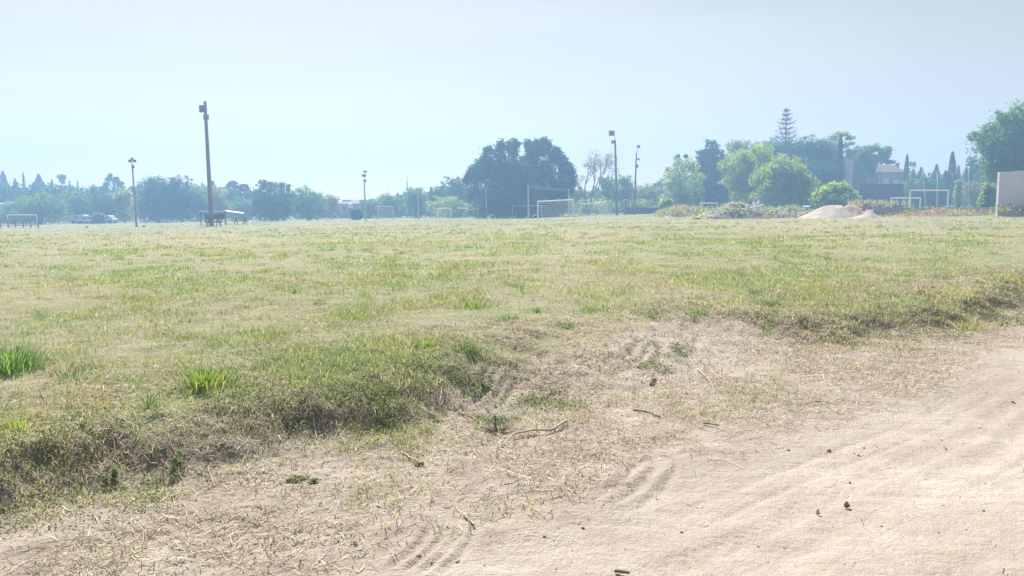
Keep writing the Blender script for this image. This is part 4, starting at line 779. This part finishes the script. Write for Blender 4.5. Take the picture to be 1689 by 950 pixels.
house(560, 590, 150, 331, 337, 'low pale house with a dark roof behind the trees left of the slim floodlight', M_WALLB, M_ROOFD, wins=[(567, 345, .8, 1.0, 0), (580, 345, .8, 1.0, 0)], chim=(572, 331, 1.6))
# white water tank near small house
g = gp(578, 143); root = empty('water_tank', g); tag(root, 'round white water tank shining beside the dark roofed house', 'tank'); c = pt(578.5, 339.5, 143) - g; r = .5
th = np.linspace(0, np.pi, 8); prof = [(r * .98 * min(1, math.sin(t) * 1.25), -r * math.cos(t)) for t in th]; V = [[p * math.cos(a) + c[0], p * math.sin(a), c[2] + z] for p, z in prof for a in np.arange(12) / 12 * 6.2832]
MB().add(V, [[i * 12 + j, i * 12 + (j + 1) % 12, (i + 1) * 12 + (j + 1) % 12, (i + 1) * 12 + j] for i in range(7) for j in range(12)]).obj('tank', M_WHITE, root, smooth=True)
for sx, sy in ((-.4, -.4), (.4, -.4), (-.4, .4), (.4, .4)): MB().tube([(sx + c[0], sy, -.2), (sx + c[0], sy, c[2] - r * .8)], .05, 5).obj('leg', M_DKWOOD, root)
house(1, 14, 150, 333, 337, 'low hut with a pale roof edge at the left margin behind the trees', M_WALLB, M_WHITE, dep=5, name='hut', cat='hut', wins=[(9, 345, .8, .8, 0)])
g = gp(388, 100); root = empty('awning', g); tag(root, 'sloping white awning on thin posts behind the picnic tables', 'awning')
A = [pt(a, b, Y_) - g for a, b, Y_ in ((372, 348, 99), (402, 352, 99), (402, 350.5, 102), (372, 346.5, 102))]; MB().add(A + [a - [0, 0, .06] for a in A], [[0, 1, 2, 3], [7, 6, 5, 4]] + [[k, 4 + k, 4 + (k + 1) % 4, (k + 1) % 4] for k in range(4)]).obj('canopy', M_WHITE, root)
for a in A: MB().tube([(a[0], a[1], -.2), (a[0], a[1], a[2] - .06)], .04, 5).obj('post', M_DKWOOD, root)
house(1429, 1489, 150, 273, 285, 'house with a red tiled roof and two small pale windows left of the narrow cypress', M_WALLB, M_ROOFR, dep=8, wins=[(1461, 299.5, 1.0, 1.0, 1), (1477.5, 300, .8, .7, 1), (1446, 297, .8, 1.2, 0)], chim=(1476, 270, .6))
house(1404, 1426, 146, 241, 249, 'tall dark tower like building with a shallow roof beside the red roofed house', plain('brown_wall', (.10, .075, .065), .9, .2), M_ROOFD, dep=3.2, name='tower_house', cat='building', hip=.9, wins=())
def wallobj(px0, px1, Y, top0, top1, label, mat, name, th=.25, cap=True, Y1=None, cat='wall', groundpx=None):
    a, b = gp(px0, Y), gp(px1, Y1 or Y); root = empty(name, a); tag(root, label, cat); ta = pt(px0, top0, Y)[2] - a[2]; tb = pt(px1, top1, Y1 or Y)[2] - a[2]; d = b - a; L = np.hypot(d[0], d[1]); nrm = np.array([-d[1], d[0], 0]) / L * th
    n_ = 12; V = []; 
    for i in range(n_ + 1):
        f = i / n_; p = np.array([d[0], d[1], 0]) * f; zt = ta + (tb - ta) * f; V += [p + [0, 0, -1.2], p + [0, 0, zt], p + nrm + [0, 0, zt], p + nrm + [0, 0, -1.2]]
    q = [[4 * i + j, 4 * i + 4 + j, 4 * i + 4 + (j + 1) % 4, 4 * i + (j + 1) % 4] for i in range(n_) for j in range(4)] + [[0, 1, 2, 3], [4 * n_ + 3, 4 * n_ + 2, 4 * n_ + 1, 4 * n_]]
    MB().add(V, q).obj('wall_face', mat, root)
    if cap:
        V = []
        for f in (0, 1):
            p = np.array([d[0], d[1], 0]) * f; zt = ta + (tb - ta) * f + .003; V += [p - nrm * .2 + [0, 0, zt], p - nrm * .2 + [0, 0, zt + .08], p + nrm * 1.2 + [0, 0, zt + .08], p + nrm * 1.2 + [0, 0, zt]]
        MB().add(V, [[j, 4 + j, 4 + (j + 1) % 4, (j + 1) % 4] for j in range(4)] + [[0, 1, 2, 3], [7, 6, 5, 4]]).obj('coping', mat, root)
    return root
wallobj(1645, 1900, 60, 285.5, 268, 'tall plain pale grey rendered wall cut by the right edge of the photo', plain('lavender_grey_render', (.62, .59, .62), .9, .07, .5, bump=.2), 'rendered_wall', Y1=60)
wallobj(1440, 1644, 71, 344, 343.5, 'long low grey retaining wall running from the sand heap to the tall wall', plain('grey_blocks', (.27, .255, .25), .95, .2, 1.2, bump=.3), 'retaining_wall', Y1=68)
wallobj(1034, 1104, 122, 343, 342, 'low dark wall right of the floodlight masts', M_DKWALL, 'low_wall', cap=False)
wallobj(1415, 1489, 118, 303.5, 304, 'high dark wall below the red roofed house', M_DKWALL, 'boundary_wall')
# ------------------------------------------------------------------ heaps
def heap(name, pxs, rows, Y, dep, mat, label, cat, seed, rough=.18, base_row=None, gp_=None):
    """ridge traced by (px,row) points; solid mound of depth dep"""
    pxs = np.array(pxs, float); n_ = 90; u = np.linspace(0, 1, n_); px = pxs[0] + (pxs[-1] - pxs[0]) * u; row = np.interp(px, pxs, rows)
    P = np.array([pt(a, b, Y) for a, b in zip(px, row)]); g0 = gp((pxs[0] + pxs[-1]) / 2, Y); V = []; m_ = 30; vv = np.linspace(-1, 1, m_)
    for p in P:
        base = gh(np.full(m_, p[0]), Y + vv * dep / 2) - .05; hh = max(p[2] - float(gh(p[0], Y)), .02)
        prof = np.clip(1 - np.abs(vv) ** 1.25, 0, 1) ** .9
        ns = (fbm(np.full(m_, p[0]), Y + vv * dep / 2, .9, 4, seed) - .5) * 2 * rough * min(hh, 1.2) * (prof > .02)
        V.append(np.c_[np.full(m_, p[0]), Y + vv * dep / 2, base + hh * prof + ns * np.sqrt(prof)])
    V = np.array(V).reshape(-1, 3) - g0; ii = np.arange(n_ * m_).reshape(n_, m_); q = np.stack([ii[:-1, :-1], ii[1:, :-1], ii[1:, 1:], ii[:-1, 1:]], -1).reshape(-1, 4)
    o = link(name, V, [q], mat, smooth=True); o.location = g0; tag(o, label, cat); return o, P
M_SAND = plain('sand', (.40, .34, .28), .95, .16, 1.8, bump=.8); M_EARTH = plain('red_earth', (.30, .18, .13), .95, .3, 1.5, bump=.5); M_RUB = plain('rubble_soil', (.24, .21, .18), .95, .4, 1.6, bump=.6); M_DRY = plain('dry_earth', (.36, .31, .22), .95, .25, 1.2, bump=.4)
heap('sand_heap', [1316, 1335, 1350, 1360, 1372, 1388, 1392, 1400], [363, 351, 343, 339, 337, 336, 343, 356], 64, 5, M_SAND, 'large smooth pale sand heap with a flat top at the field edge', 'sand heap', 3, .12)
heap('sand_heap', [1386, 1393, 1400, 1408, 1418, 1432, 1446], [352, 341, 337, 337, 343, 346, 356], 66, 3.5, M_SAND, 'smaller lumpy sand heap behind the right end of the large one', 'sand heap', 4, .3)
heap('sand_heap', [1350, 1380, 1405, 1425, 1432, 1440, 1452], [362, 359.5, 358, 352, 346, 350, 359], 61.5, 2.2, M_SAND, 'low curling ridge of spilled sand in front of the two sand heaps', 'sand heap', 6, .15)
_, RP = heap('rubble_heap', [1150, 1165, 1185, 1210, 1228, 1250, 1275, 1300, 1325, 1345], [358, 346, 339, 334, 336, 340, 344, 341, 342, 357], 68, 5, M_RUB, 'long heap of rubble and weeds in front of the willows', 'rubble heap', 12, .4)
heap('earth_heap', [1440, 1480, 1505, 1535, 1570, 1600, 1645], [359, 353, 347, 343.5, 345, 350, 357], 65, 4, M_EARTH, 'low reddish brown earth heap in front of the retaining wall', 'earth heap', 14, .3)
heap('earth_heap', [1080, 1100, 1118, 1135, 1155, 1180], [357, 349, 343, 344, 348, 357], 84, 6, M_DRY, 'dry mound overgrown with pale grass left of the rubble heap', 'earth heap', 15, .2)
def cover(name, pxs, rows, Y, dep, n, green, label, seed, size=.16, hgt=.35, sel=None, cat='weeds', blade=False):
    rg = np.random.RandomState(seed); px = rg.uniform(pxs[0], pxs[-1], n); row = np.interp(px, pxs, rows); v = rg.uniform(-.9, .5, n); C = []
    for a, b, q in zip(px, row, v):
        if fbm(a / 10, q * 2, .8, 2, seed) < .47: continue
        p = pt(a, b, Y); base = float(gh(p[0], Y)); hh = max(p[2] - base, 0); z = base + hh * max(0, 1 - abs(q) ** 1.25) ** .9; C.append([p[0], Y + q * dep / 2, z])
    C = np.array(C); k = 7; C2 = np.repeat(C, k, 0) + rg.normal(size=(len(C) * k, 3)) * [.22, .22, 0]; C2[:, 2] += rg.uniform(0, 1, len(C2)) * hgt
    if blade:
        n2 = len(C2); return tag(blades(name, np.repeat(C, k, 0) + rg.normal(size=(n2, 3)) * [.2, .2, 0], rg.uniform(.4, 1, n2) * hgt, np.full(n2, .05), rg.uniform(.1, .8, n2), rg.uniform(0, 6.28, n2), np.where(rg.uniform(size=(n2, 1)) < .7, C_STRAW, C_YEL) * rg.uniform(.7, 1.2, (n2, 1))), label, cat)
    return tag(MB().leaves(C2, np.full(len(C2), size), rg, .8).obj(name, GREENS[green]), label, cat, kind='stuff')
rp = [1150, 1165, 1185, 1210, 1228, 1250, 1275, 1300, 1325, 1345]; rr_ = [357, 347, 341, 336, 339, 343, 346, 343, 344, 357]
cover('heap_weeds', rp, rr_, 68, 5, 260, 'light', 'leafy green weeds growing over the rubble heap', 5, .17, .3)
cover('heap_weeds', [1080, 1100, 1118, 1135, 1155, 1180], [357, 349, 343, 344, 348, 357], 84, 6, 500, None, 'tall dry pale grass on the mound left of the rubble', 6, hgt=.75, blade=True)
cover('heap_weeds', [1440, 1480, 1505, 1535, 1570, 1600, 1645], [359, 353, 347, 343.5, 345, 350, 357], 65, 4, 260, 'olive', 'scattered weeds on the reddish earth heap', 8, .13, .2)
cover('heap_weeds', [1640, 1760], [348, 348], 59, 2.0, 200, 'olive', 'weeds growing along the foot of the tall grey wall', 9, .15, .55)
cover('heap_weeds', [1400, 1500], [333, 333], 76, 3.0, 140, None, 'tall brown dry grass behind the sand heaps', 10, hgt=.5, blade=True)
cover('heap_weeds', [1560, 1650], [352, 346], 63.5, 3.0, 90, None, 'straw coloured grass between the earth heap and the tall wall', 13, hgt=.5, blade=True)
rg = np.random.RandomState(31)
for k, (px, row, L, lab) in enumerate(((1248, 341, 1.6, 'long pale plank lying aslant on the rubble heap'), (1330, 341, .8, 'short white board resting on the right end of the rubble heap'))):
    p = pt(px, row, 66.2); o = MB().box((0, 0, 0), (L, .35, .07)).obj('plank', M_CONC if k == 0 else M_GREYP); o.location = p + [0, 0, .02]; o.rotation_euler = (R_(12), R_(-9 if k == 0 else -4), R_(25)); tag(o, lab, 'plank')
spots = [(1172, 350, .16), (1190, 352, .2), (1203, 349, .17), (1222, 352, .18), (1240, 354, .2), (1262, 352, .15), (1290, 353, .2), (1312, 352, .16), (1328, 350, .17), (1276, 348, .15)]
wh = ['at the left foot of the rubble heap', 'second from the left foot of the rubble heap', 'under the peak of the rubble heap', 'just right of below the peak of the rubble heap', 'below the pale plank on the rubble', 'right of the pale plank on the rubble', 'in the middle right part of the rubble heap', 'near the right end of the rubble heap', 'at the right end of the rubble heap beside the sand', 'high on the right half of the rubble heap']
for (px, row, r), t_ in zip(spots, wh):
    V, Fc = rock(rg, r, 1); p = pt(px, row, 66); p[2] = max(float(gh(p[0], p[1] - .6)) + .1, p[2]); 
    o = link('concrete_chunk', V, [np.array(Fc)], M_GREYP); o.location = [p[0], 65.6, p[2]]; tag(o, 'pale chunk of broken concrete ' + t_, 'concrete chunk', 'concrete chunks on the rubble heap')
# red drum on the sand
g = pt(1425, 346.5, 64.5); root = empty('plastic_drum', g); tag(root, 'small bright red drum standing on the sand heap', 'drum'); M_RED = plain('red_plastic', (.62, .04, .04), .5, .1)
u = [0, .03, .18, .2, .22, .38, .4, .42, .54, .57]; r = [.14, .16, .16, .175, .16, .16, .175, .16, .16, .13]
MB().tube([(0, 0, z - .1) for z in u], r, 14).obj('drum_body', M_RED, root, smooth=True); MB().tube([(0, 0, .475), (0, 0, .51)], .13, 14).obj('lid', M_RED, root)
post(1390.5, 63.2, 1391, 331, .03, 'thin stake planted in the edge of the flat topped sand heap', M_DKWOOD, 'stake', 'stake')
# dark lumps far out on the field
for px, Yd, row, t_ in ((142, 86, 0, 'dark lump on the grass right of the brown rail fence'), (236, 84, 0, 'dark lump on the grass beside the foot of the cross headed floodlight')):
    V, Fc = rock(rg, .17, 2); o = link('stone', V, [np.array(Fc)], M_DKWOOD); o.location = gp(px, Yd) + [0, 0, .06]; tag(o, t_, 'stone')
# ------------------------------------------------------------------ foreground plants
def ground_at(px, py):
    z = 0.2
    for _ in range(25):
        q = gpix(px, py, z); z = z * .4 + .6 * float(gh(q[0], q[1]))
    return np.array([q[0], q[1], float(gh(q[0], q[1]))])
def tuft(px, py, n, h, spread, cols, label, lean=(.2, 1.0), wdt=.007, flat=1.0, seed=0, name='grass_tuft', cat='grass tuft', group='green tufts in the grass'):
    rg = np.random.RandomState(int(px + py) + seed); g = ground_at(px, py); a = rg.uniform(0, 6.28, n); q = np.abs(rg.normal(0, spread, n))
    x = g[0] + np.cos(a) * q; y = g[1] + np.sin(a) * q * flat; P = np.c_[x, y, gh(x, y) - .01] - g
    cols = np.array(cols); c = cols[rg.randint(0, len(cols), n)] * rg.uniform(.75, 1.25, (n, 1))
    o = blades(name, P, h * rg.uniform(.45, 1.1, n) * np.exp(-.35 * (q / spread) ** 2 * .5), np.full(n, wdt) * rg.uniform(.7, 1.3, n), rg.uniform(*lean, n), a + rg.normal(0, .5, n), c, kind=None)
    o.location = g; return tag(o, label, cat, group)
G1 = [(.17, .28, .10), (.21, .33, .11), (.12, .20, .08)]; G2 = [(.30, .36, .09), (.24, .32, .08), (.38, .38, .13)]; G3 = [(.14, .20, .10), (.18, .25, .12)]
tuft(22, 612, 420, .30, .16, G1, 'big lush green grass tuft at the left edge of the photo')
tuft(338, 640, 330, .21, .15, G1 + G2, 'bright green tuft on the brow of the bank left of centre')
tuft(28, 712, 60, .16, .06, G2, 'small yellow green tuft on the bank at the left edge')
tuft(246, 672, 60, .15, .05, G3, 'thin grey green tuft just left of the bright tuft on the bank')
tuft(118, 625, 40, .24, .10, G3, 'loose tuft with long arching blades right of the big lush one', lean=(.6, 1.3))
tuft(782, 508, 260, .15, .22, G1 + G2, 'bright green tuft in the middle of the field centre', flat=.6)
tuft(700, 572, 240, .13, .22, G1 + G2, 'wide low tuft left of the pair above the bare patch', flat=.6)
tuft(775, 578, 260, .11, .24, G1 + G3, 'wide low green tuft directly above the tyre marked slope', flat=.5)
tuft(832, 528, 150, .09, .14, G3 + G1, 'small dark green tuft below the bright centre one', flat=.6)
tuft(885, 514, 130, .09, .16, G1, 'flat green tuft between the bright one and the track', flat=.6)
tuft(975, 515, 240, .08, .25, G1 + G3, 'long flat green tuft beside the faint foot track', flat=.5)
tuft(932, 540, 120, .08, .13, G1, 'little fresh green tuft under the long flat one', flat=.6)
tuft(1070, 525, 160, .06, .25, G1 + G3, 'thin green strip of grass above the bare slope', flat=.5)
tuft(1268, 505, 200, .14, .17, G3, 'dark rounded tuft on the right side of the field')
tuft(1245, 484, 110, .12, .12, G3, 'small dark tuft behind the dark rounded one on the right')
tuft(1155, 518, 150, .10, .2, G1, 'low green tuft at the top of the bare slope', flat=.6)
tuft(1262, 545, 150, .10, .16, G3, 'dark green tuft on the lip of the right hand bank')
tuft(1345, 478, 130, .20, .22, G2, 'yellow green upright tuft standing right of the dark rounded tuft')
tuft(585, 525, 120, .15, .14, G1 + G2, 'fresh tuft in the field left of the bright centre tuft')
tuft(640, 440, 90, .16, .2, G2, 'pale yellow green tuft further out in the field left of centre')
tuft(1590, 540, 170, .16, .18, [C_STRAW, C_YEL, (.3, .26, .14)], 'straw coloured tuft leaning over the right hand bank')
tuft(1480, 523, 120, .13, .18, [C_STRAW, C_YEL], 'dry tuft left of the leaning straw tuft')
def weed(px, py, n, r, h, label, green='weed', size=.02):
    rg = np.random.RandomState(int(px * 3 + py)); g = ground_at(px, py); K = max(3, n // 40); cc = rg.normal(0, r * .55, (K, 2)); w_ = rg.randint(0, K, n)
    xy = cc[w_] + rg.normal(0, r * .22, (n, 2)); xy[:, 1] *= .8; z = gh(g[0] + xy[:, 0], g[1] + xy[:, 1]) - g[2] + rg.uniform(0, 1, n) * h
    d = np.c_[rg.normal(size=(n, 2)), rg.uniform(0, .6, n)]
    o = MB().leaves(np.c_[xy, z], np.full(n, size), rg, .55, d).obj('weed_patch', GREENS[green]); o.location = g; return tag(o, label, 'weeds', 'weed patches on the bare verge')
GREENS['weed'] = leafmat('verge_weeds', (.12, .175, .075), .4)
weed(905, 668, 1000, .27, .04, 'largest green weed patch on the bare verge, above the curved branch')
weed(815, 695, 600, .17, .035, 'green weeds around the fallen leaf spray', 'weed')
weed(715, 690, 170, .08, .035, 'small fresh green weed patch left of the leaf spray')
weed(500, 797, 220, .07, .02, 'small dark flat weed patch low on the verge left of centre', 'weed', .02)
weed(690, 765, 110, .05, .02, 'tiny weed patch below the small fresh green one', 'weed', .02)
weed(1082, 605, 320, .16, .05, 'green weed patch on the bare slope beside the tyre scrape', 'weed')
weed(296, 755, 60, .03, .08, 'single upright broad leaved weed on the shaded bank', 'weed', .026)
weed(180, 788, 70, .035, .06, 'small bright weed low on the bank at left', 'weed', .026)
weed(640, 700, 450, .2, .04, 'loose weeds at the foot of the bank left of the leaf spray', 'weed')
weed(620, 650, 500, .22, .05, 'green creeping weeds high on the bank near its bare end', 'weed')
weed(780, 640, 300, .15, .04, 'thin weeds beside the tyre marks on the slope', 'weed', .025)
weed(1110, 575, 200, .2, .03, 'sparse weeds at the head of the bare slope', 'weed')
weed(580, 655 + 240, 40, .05, .015, 'few green leaves at the edge of the dirt road', 'weed', .015)
# fallen branches, sticks
def stick(pts, r0, r1, label, mat=None, name='stick', cat='stick', group=None, k=6, lift=.012):
    P = []
    for (a, b, l) in pts: q = ground_at(a, b); q[2] += lift + l; P.append(q)
    P = np.array(P); c0 = P.mean(0); u = np.linspace(0, 1, len(P)); uu = np.linspace(0, 1, len(P) * 4); S = np.c_[[np.interp(uu, u, P[:, j]) for j in range(3)]].T
    S[:, :2] += np.random.RandomState(len(label)).normal(0, r0 * .3, (len(S), 2)); o = MB().tube(S, r0 + (r1 - r0) * uu, k).obj(name, mat or M_STICK, off=c0, smooth=True); o.location = c0; return tag(o, label, cat, group)
M_STICK = plain('dead_wood', (.20, .16, .13), .95, .3, 12); M_STICKP = plain('bleached_wood', (.42, .35, .28), .95, .2, 12)
stick([(828, 738, 0), (848, 722, .02), (880, 716, .02), (910, 714, .01), (935, 702, .03)], .005, .010, 'curved dead branch lying under the largest weed patch', M_STICKP)
stick([(1045, 678, 0), (1068, 684, .01), (1090, 690, 0)], .009, .006, 'straight dark stick lying on the verge right of the curved branch')
stick([(756, 683, 0), (775, 692, .015), (792, 700, 0)], .008, .005, 'thin dark stick left of the leaf spray')
stick([(800, 680, .03), (815, 690, 0)], .010, .008, 'short stub of wood above the leaf spray')
stick([(1073, 637, 0), (1078, 622, .04)], .014, .010, 'short upright dark stump on the bare slope')
stick([(1160, 700, 0), (1186, 706, .01)], .007, .005, 'small twig right of the straight dark stick')
stick([(662, 748, 0), (685, 762, 0)], .005, .003, 'pale thin twig below the foot of the bank', M_STICKP)
stick([(1150, 610, 0), (1170, 632, .02), (1180, 652, 0)], .006, .003, 'long pale stalk lying on the slope right of centre', M_STICKP)
stick([(765, 852, 0), (783, 870, 0)], .006, .005, 'pale piece of stalk at the head of the tyre marks', M_STICKP)
stick([(1560, 528, 0), (1580, 545, .02), (1592, 556, 0)], .006, .004, 'pale stalk lying on the right hand bank', M_STICKP)
stick([(1015, 946, 0), (1038, 948, 0)], .008, .007, 'dark bit of wood at the bottom edge of the photo')
# spray of dry leaves (palm like)
g = ground_at(817, 705); root = empty('leaf_spray', g); tag(root, 'fallen spray of narrow grey green leaves fanning out from a dark stem', 'plant debris')
MB().tube([(0, 0, -.02), (.0, .01, .09)], [.010, .006], 6).obj('stem', M_STICK, root); rg = np.random.RandomState(4)
n = 22; a = np.linspace(-.4, 6.0, n) + rg.normal(0, .1, n); mbz = MB()
for ang in a:
    L = rg.uniform(.10, .2); d = np.array([math.cos(ang), math.sin(ang) * .8, 0]); s = np.array([-d[1], d[0], 0]) * .008; u = np.linspace(0, 1, 6); C = np.array([0, .01, .085]) + d * (L * u)[:, None] + np.c_[u * 0, u * 0, .03 * np.sin(u * 2.6) - .09 * u ** 2]
    wv = np.sin(np.clip(u * 2.9 + .2, 0, np.pi))[:, None]; V = np.stack([C - s * wv, C + s * wv + [0, 0, .002]], 1).reshape(-1, 3); mbz.add(V, [[2 * i, 2 * i + 1, 2 * i + 3, 2 * i + 2] for i in range(5)])
mbz.obj('leaves', leafmat('dry_leaf', (.30, .33, .25), .3, tcol=(.3, .33, .25)), root)
# white folded leaf
def curl(px, py, L, ang, label, col, w_=.012, name='dry_leaf'):
    g = ground_at(px, py); m = MB()
    for s, an in ((-1, ang), (1, ang + .9)):
        u = np.linspace(0, 1, 5); d = np.array([math.cos(an) * .5, .15, math.sin(an)]); C = d * (L * u)[:, None]; wv = w_ * np.sin(np.clip(u * 2.6 + .5, 0, 3.1)) / 2
        V = np.stack([C - np.c_[wv, wv * 0, wv * 0], C + np.c_[wv, wv * 0, wv * 0]], 1).reshape(-1, 3); m.add(V, [[2 * i, 2 * i + 1, 2 * i + 3, 2 * i + 2] for i in range(4)])
    o = m.obj(name, leafmat('leaf_' + name + str(px), col, .3, tcol=col)); o.location = g + [0, 0, .002]; return tag(o, label, 'leaf')
curl(1082, 823, .05, 1.1, 'bright white split leaf standing up at the edge of the dirt road', (.66, .65, .58))
curl(882, 742, .06, .9, 'pale curled husk below the curved branch', (.6, .52, .4), .016)
curl(1396, 838, .036, .5, 'brown curled dry leaf lying on the dirt road', (.13, .09, .07), .03)
curl(1348, 850, .035, .3, 'small orange brown leaf left of the curled one on the road', (.26, .17, .12), .018)
# clods and stones with their own place
M_CLOD = plain('clod', (.20, .145, .11), .95, .3, 30)
for px, py, r, t_ in ((1300, 743, .016, 'dark clod at the road edge, left of a close pair of clods'), (1367, 744, .02, 'dark clod at the road edge below the grass litter, right of centre'), (1416, 752, .013, 'small clod right of the larger dark clod at the road edge'), (1425, 739, .012, 'tiny clod highest of the cluster at the road edge'), (962, 872, .013, 'dark stone on the road right of the tyre marks'), (898, 886, .012, 'small clod near the middle bottom of the road'), (1124, 878, .011, 'lone clod on the dirt road below the white leaf'), (1622, 843, .012, 'lone clod on the road near the right edge'), (755, 928, .017, 'flat clod just right of the tyre marks'), (1265, 700, .012, 'clod on the verge above the road edge'), (1670, 665, .02, 'dark clod on the far bend of the road at right')):
    r *= .75; V, Fc = rock(rg, r, 2); g = ground_at(px, py); o = link('clod', V, [np.array(Fc)], M_CLOD); o.location = g + [0, 0, r * .25]; tag(o, t_, 'clod', 'clods on the road')
# ------------------------------------------------------------------ haze
m_, t, o_ = newmat('haze'); pv = N(t, 'ShaderNodeVolumePrincipled'); pv.inputs['Density'].default_value = HAZE_DENSITY; pv.inputs['Color'].default_value = (*HAZE_COLOR, 1); pv.inputs['Anisotropy'].default_value = HAZE_ANISO
t.links.new(pv.outputs[0], o_.inputs['Volume'])
zb = -3.0; zt = 22.2
hz = MB().box((0, 89, (zb + zt) / 2), (700, 312, zt - zb)).obj('haze', m_); tag(hz, 'thin bluish white haze hanging over the whole field', 'haze', kind='stuff')
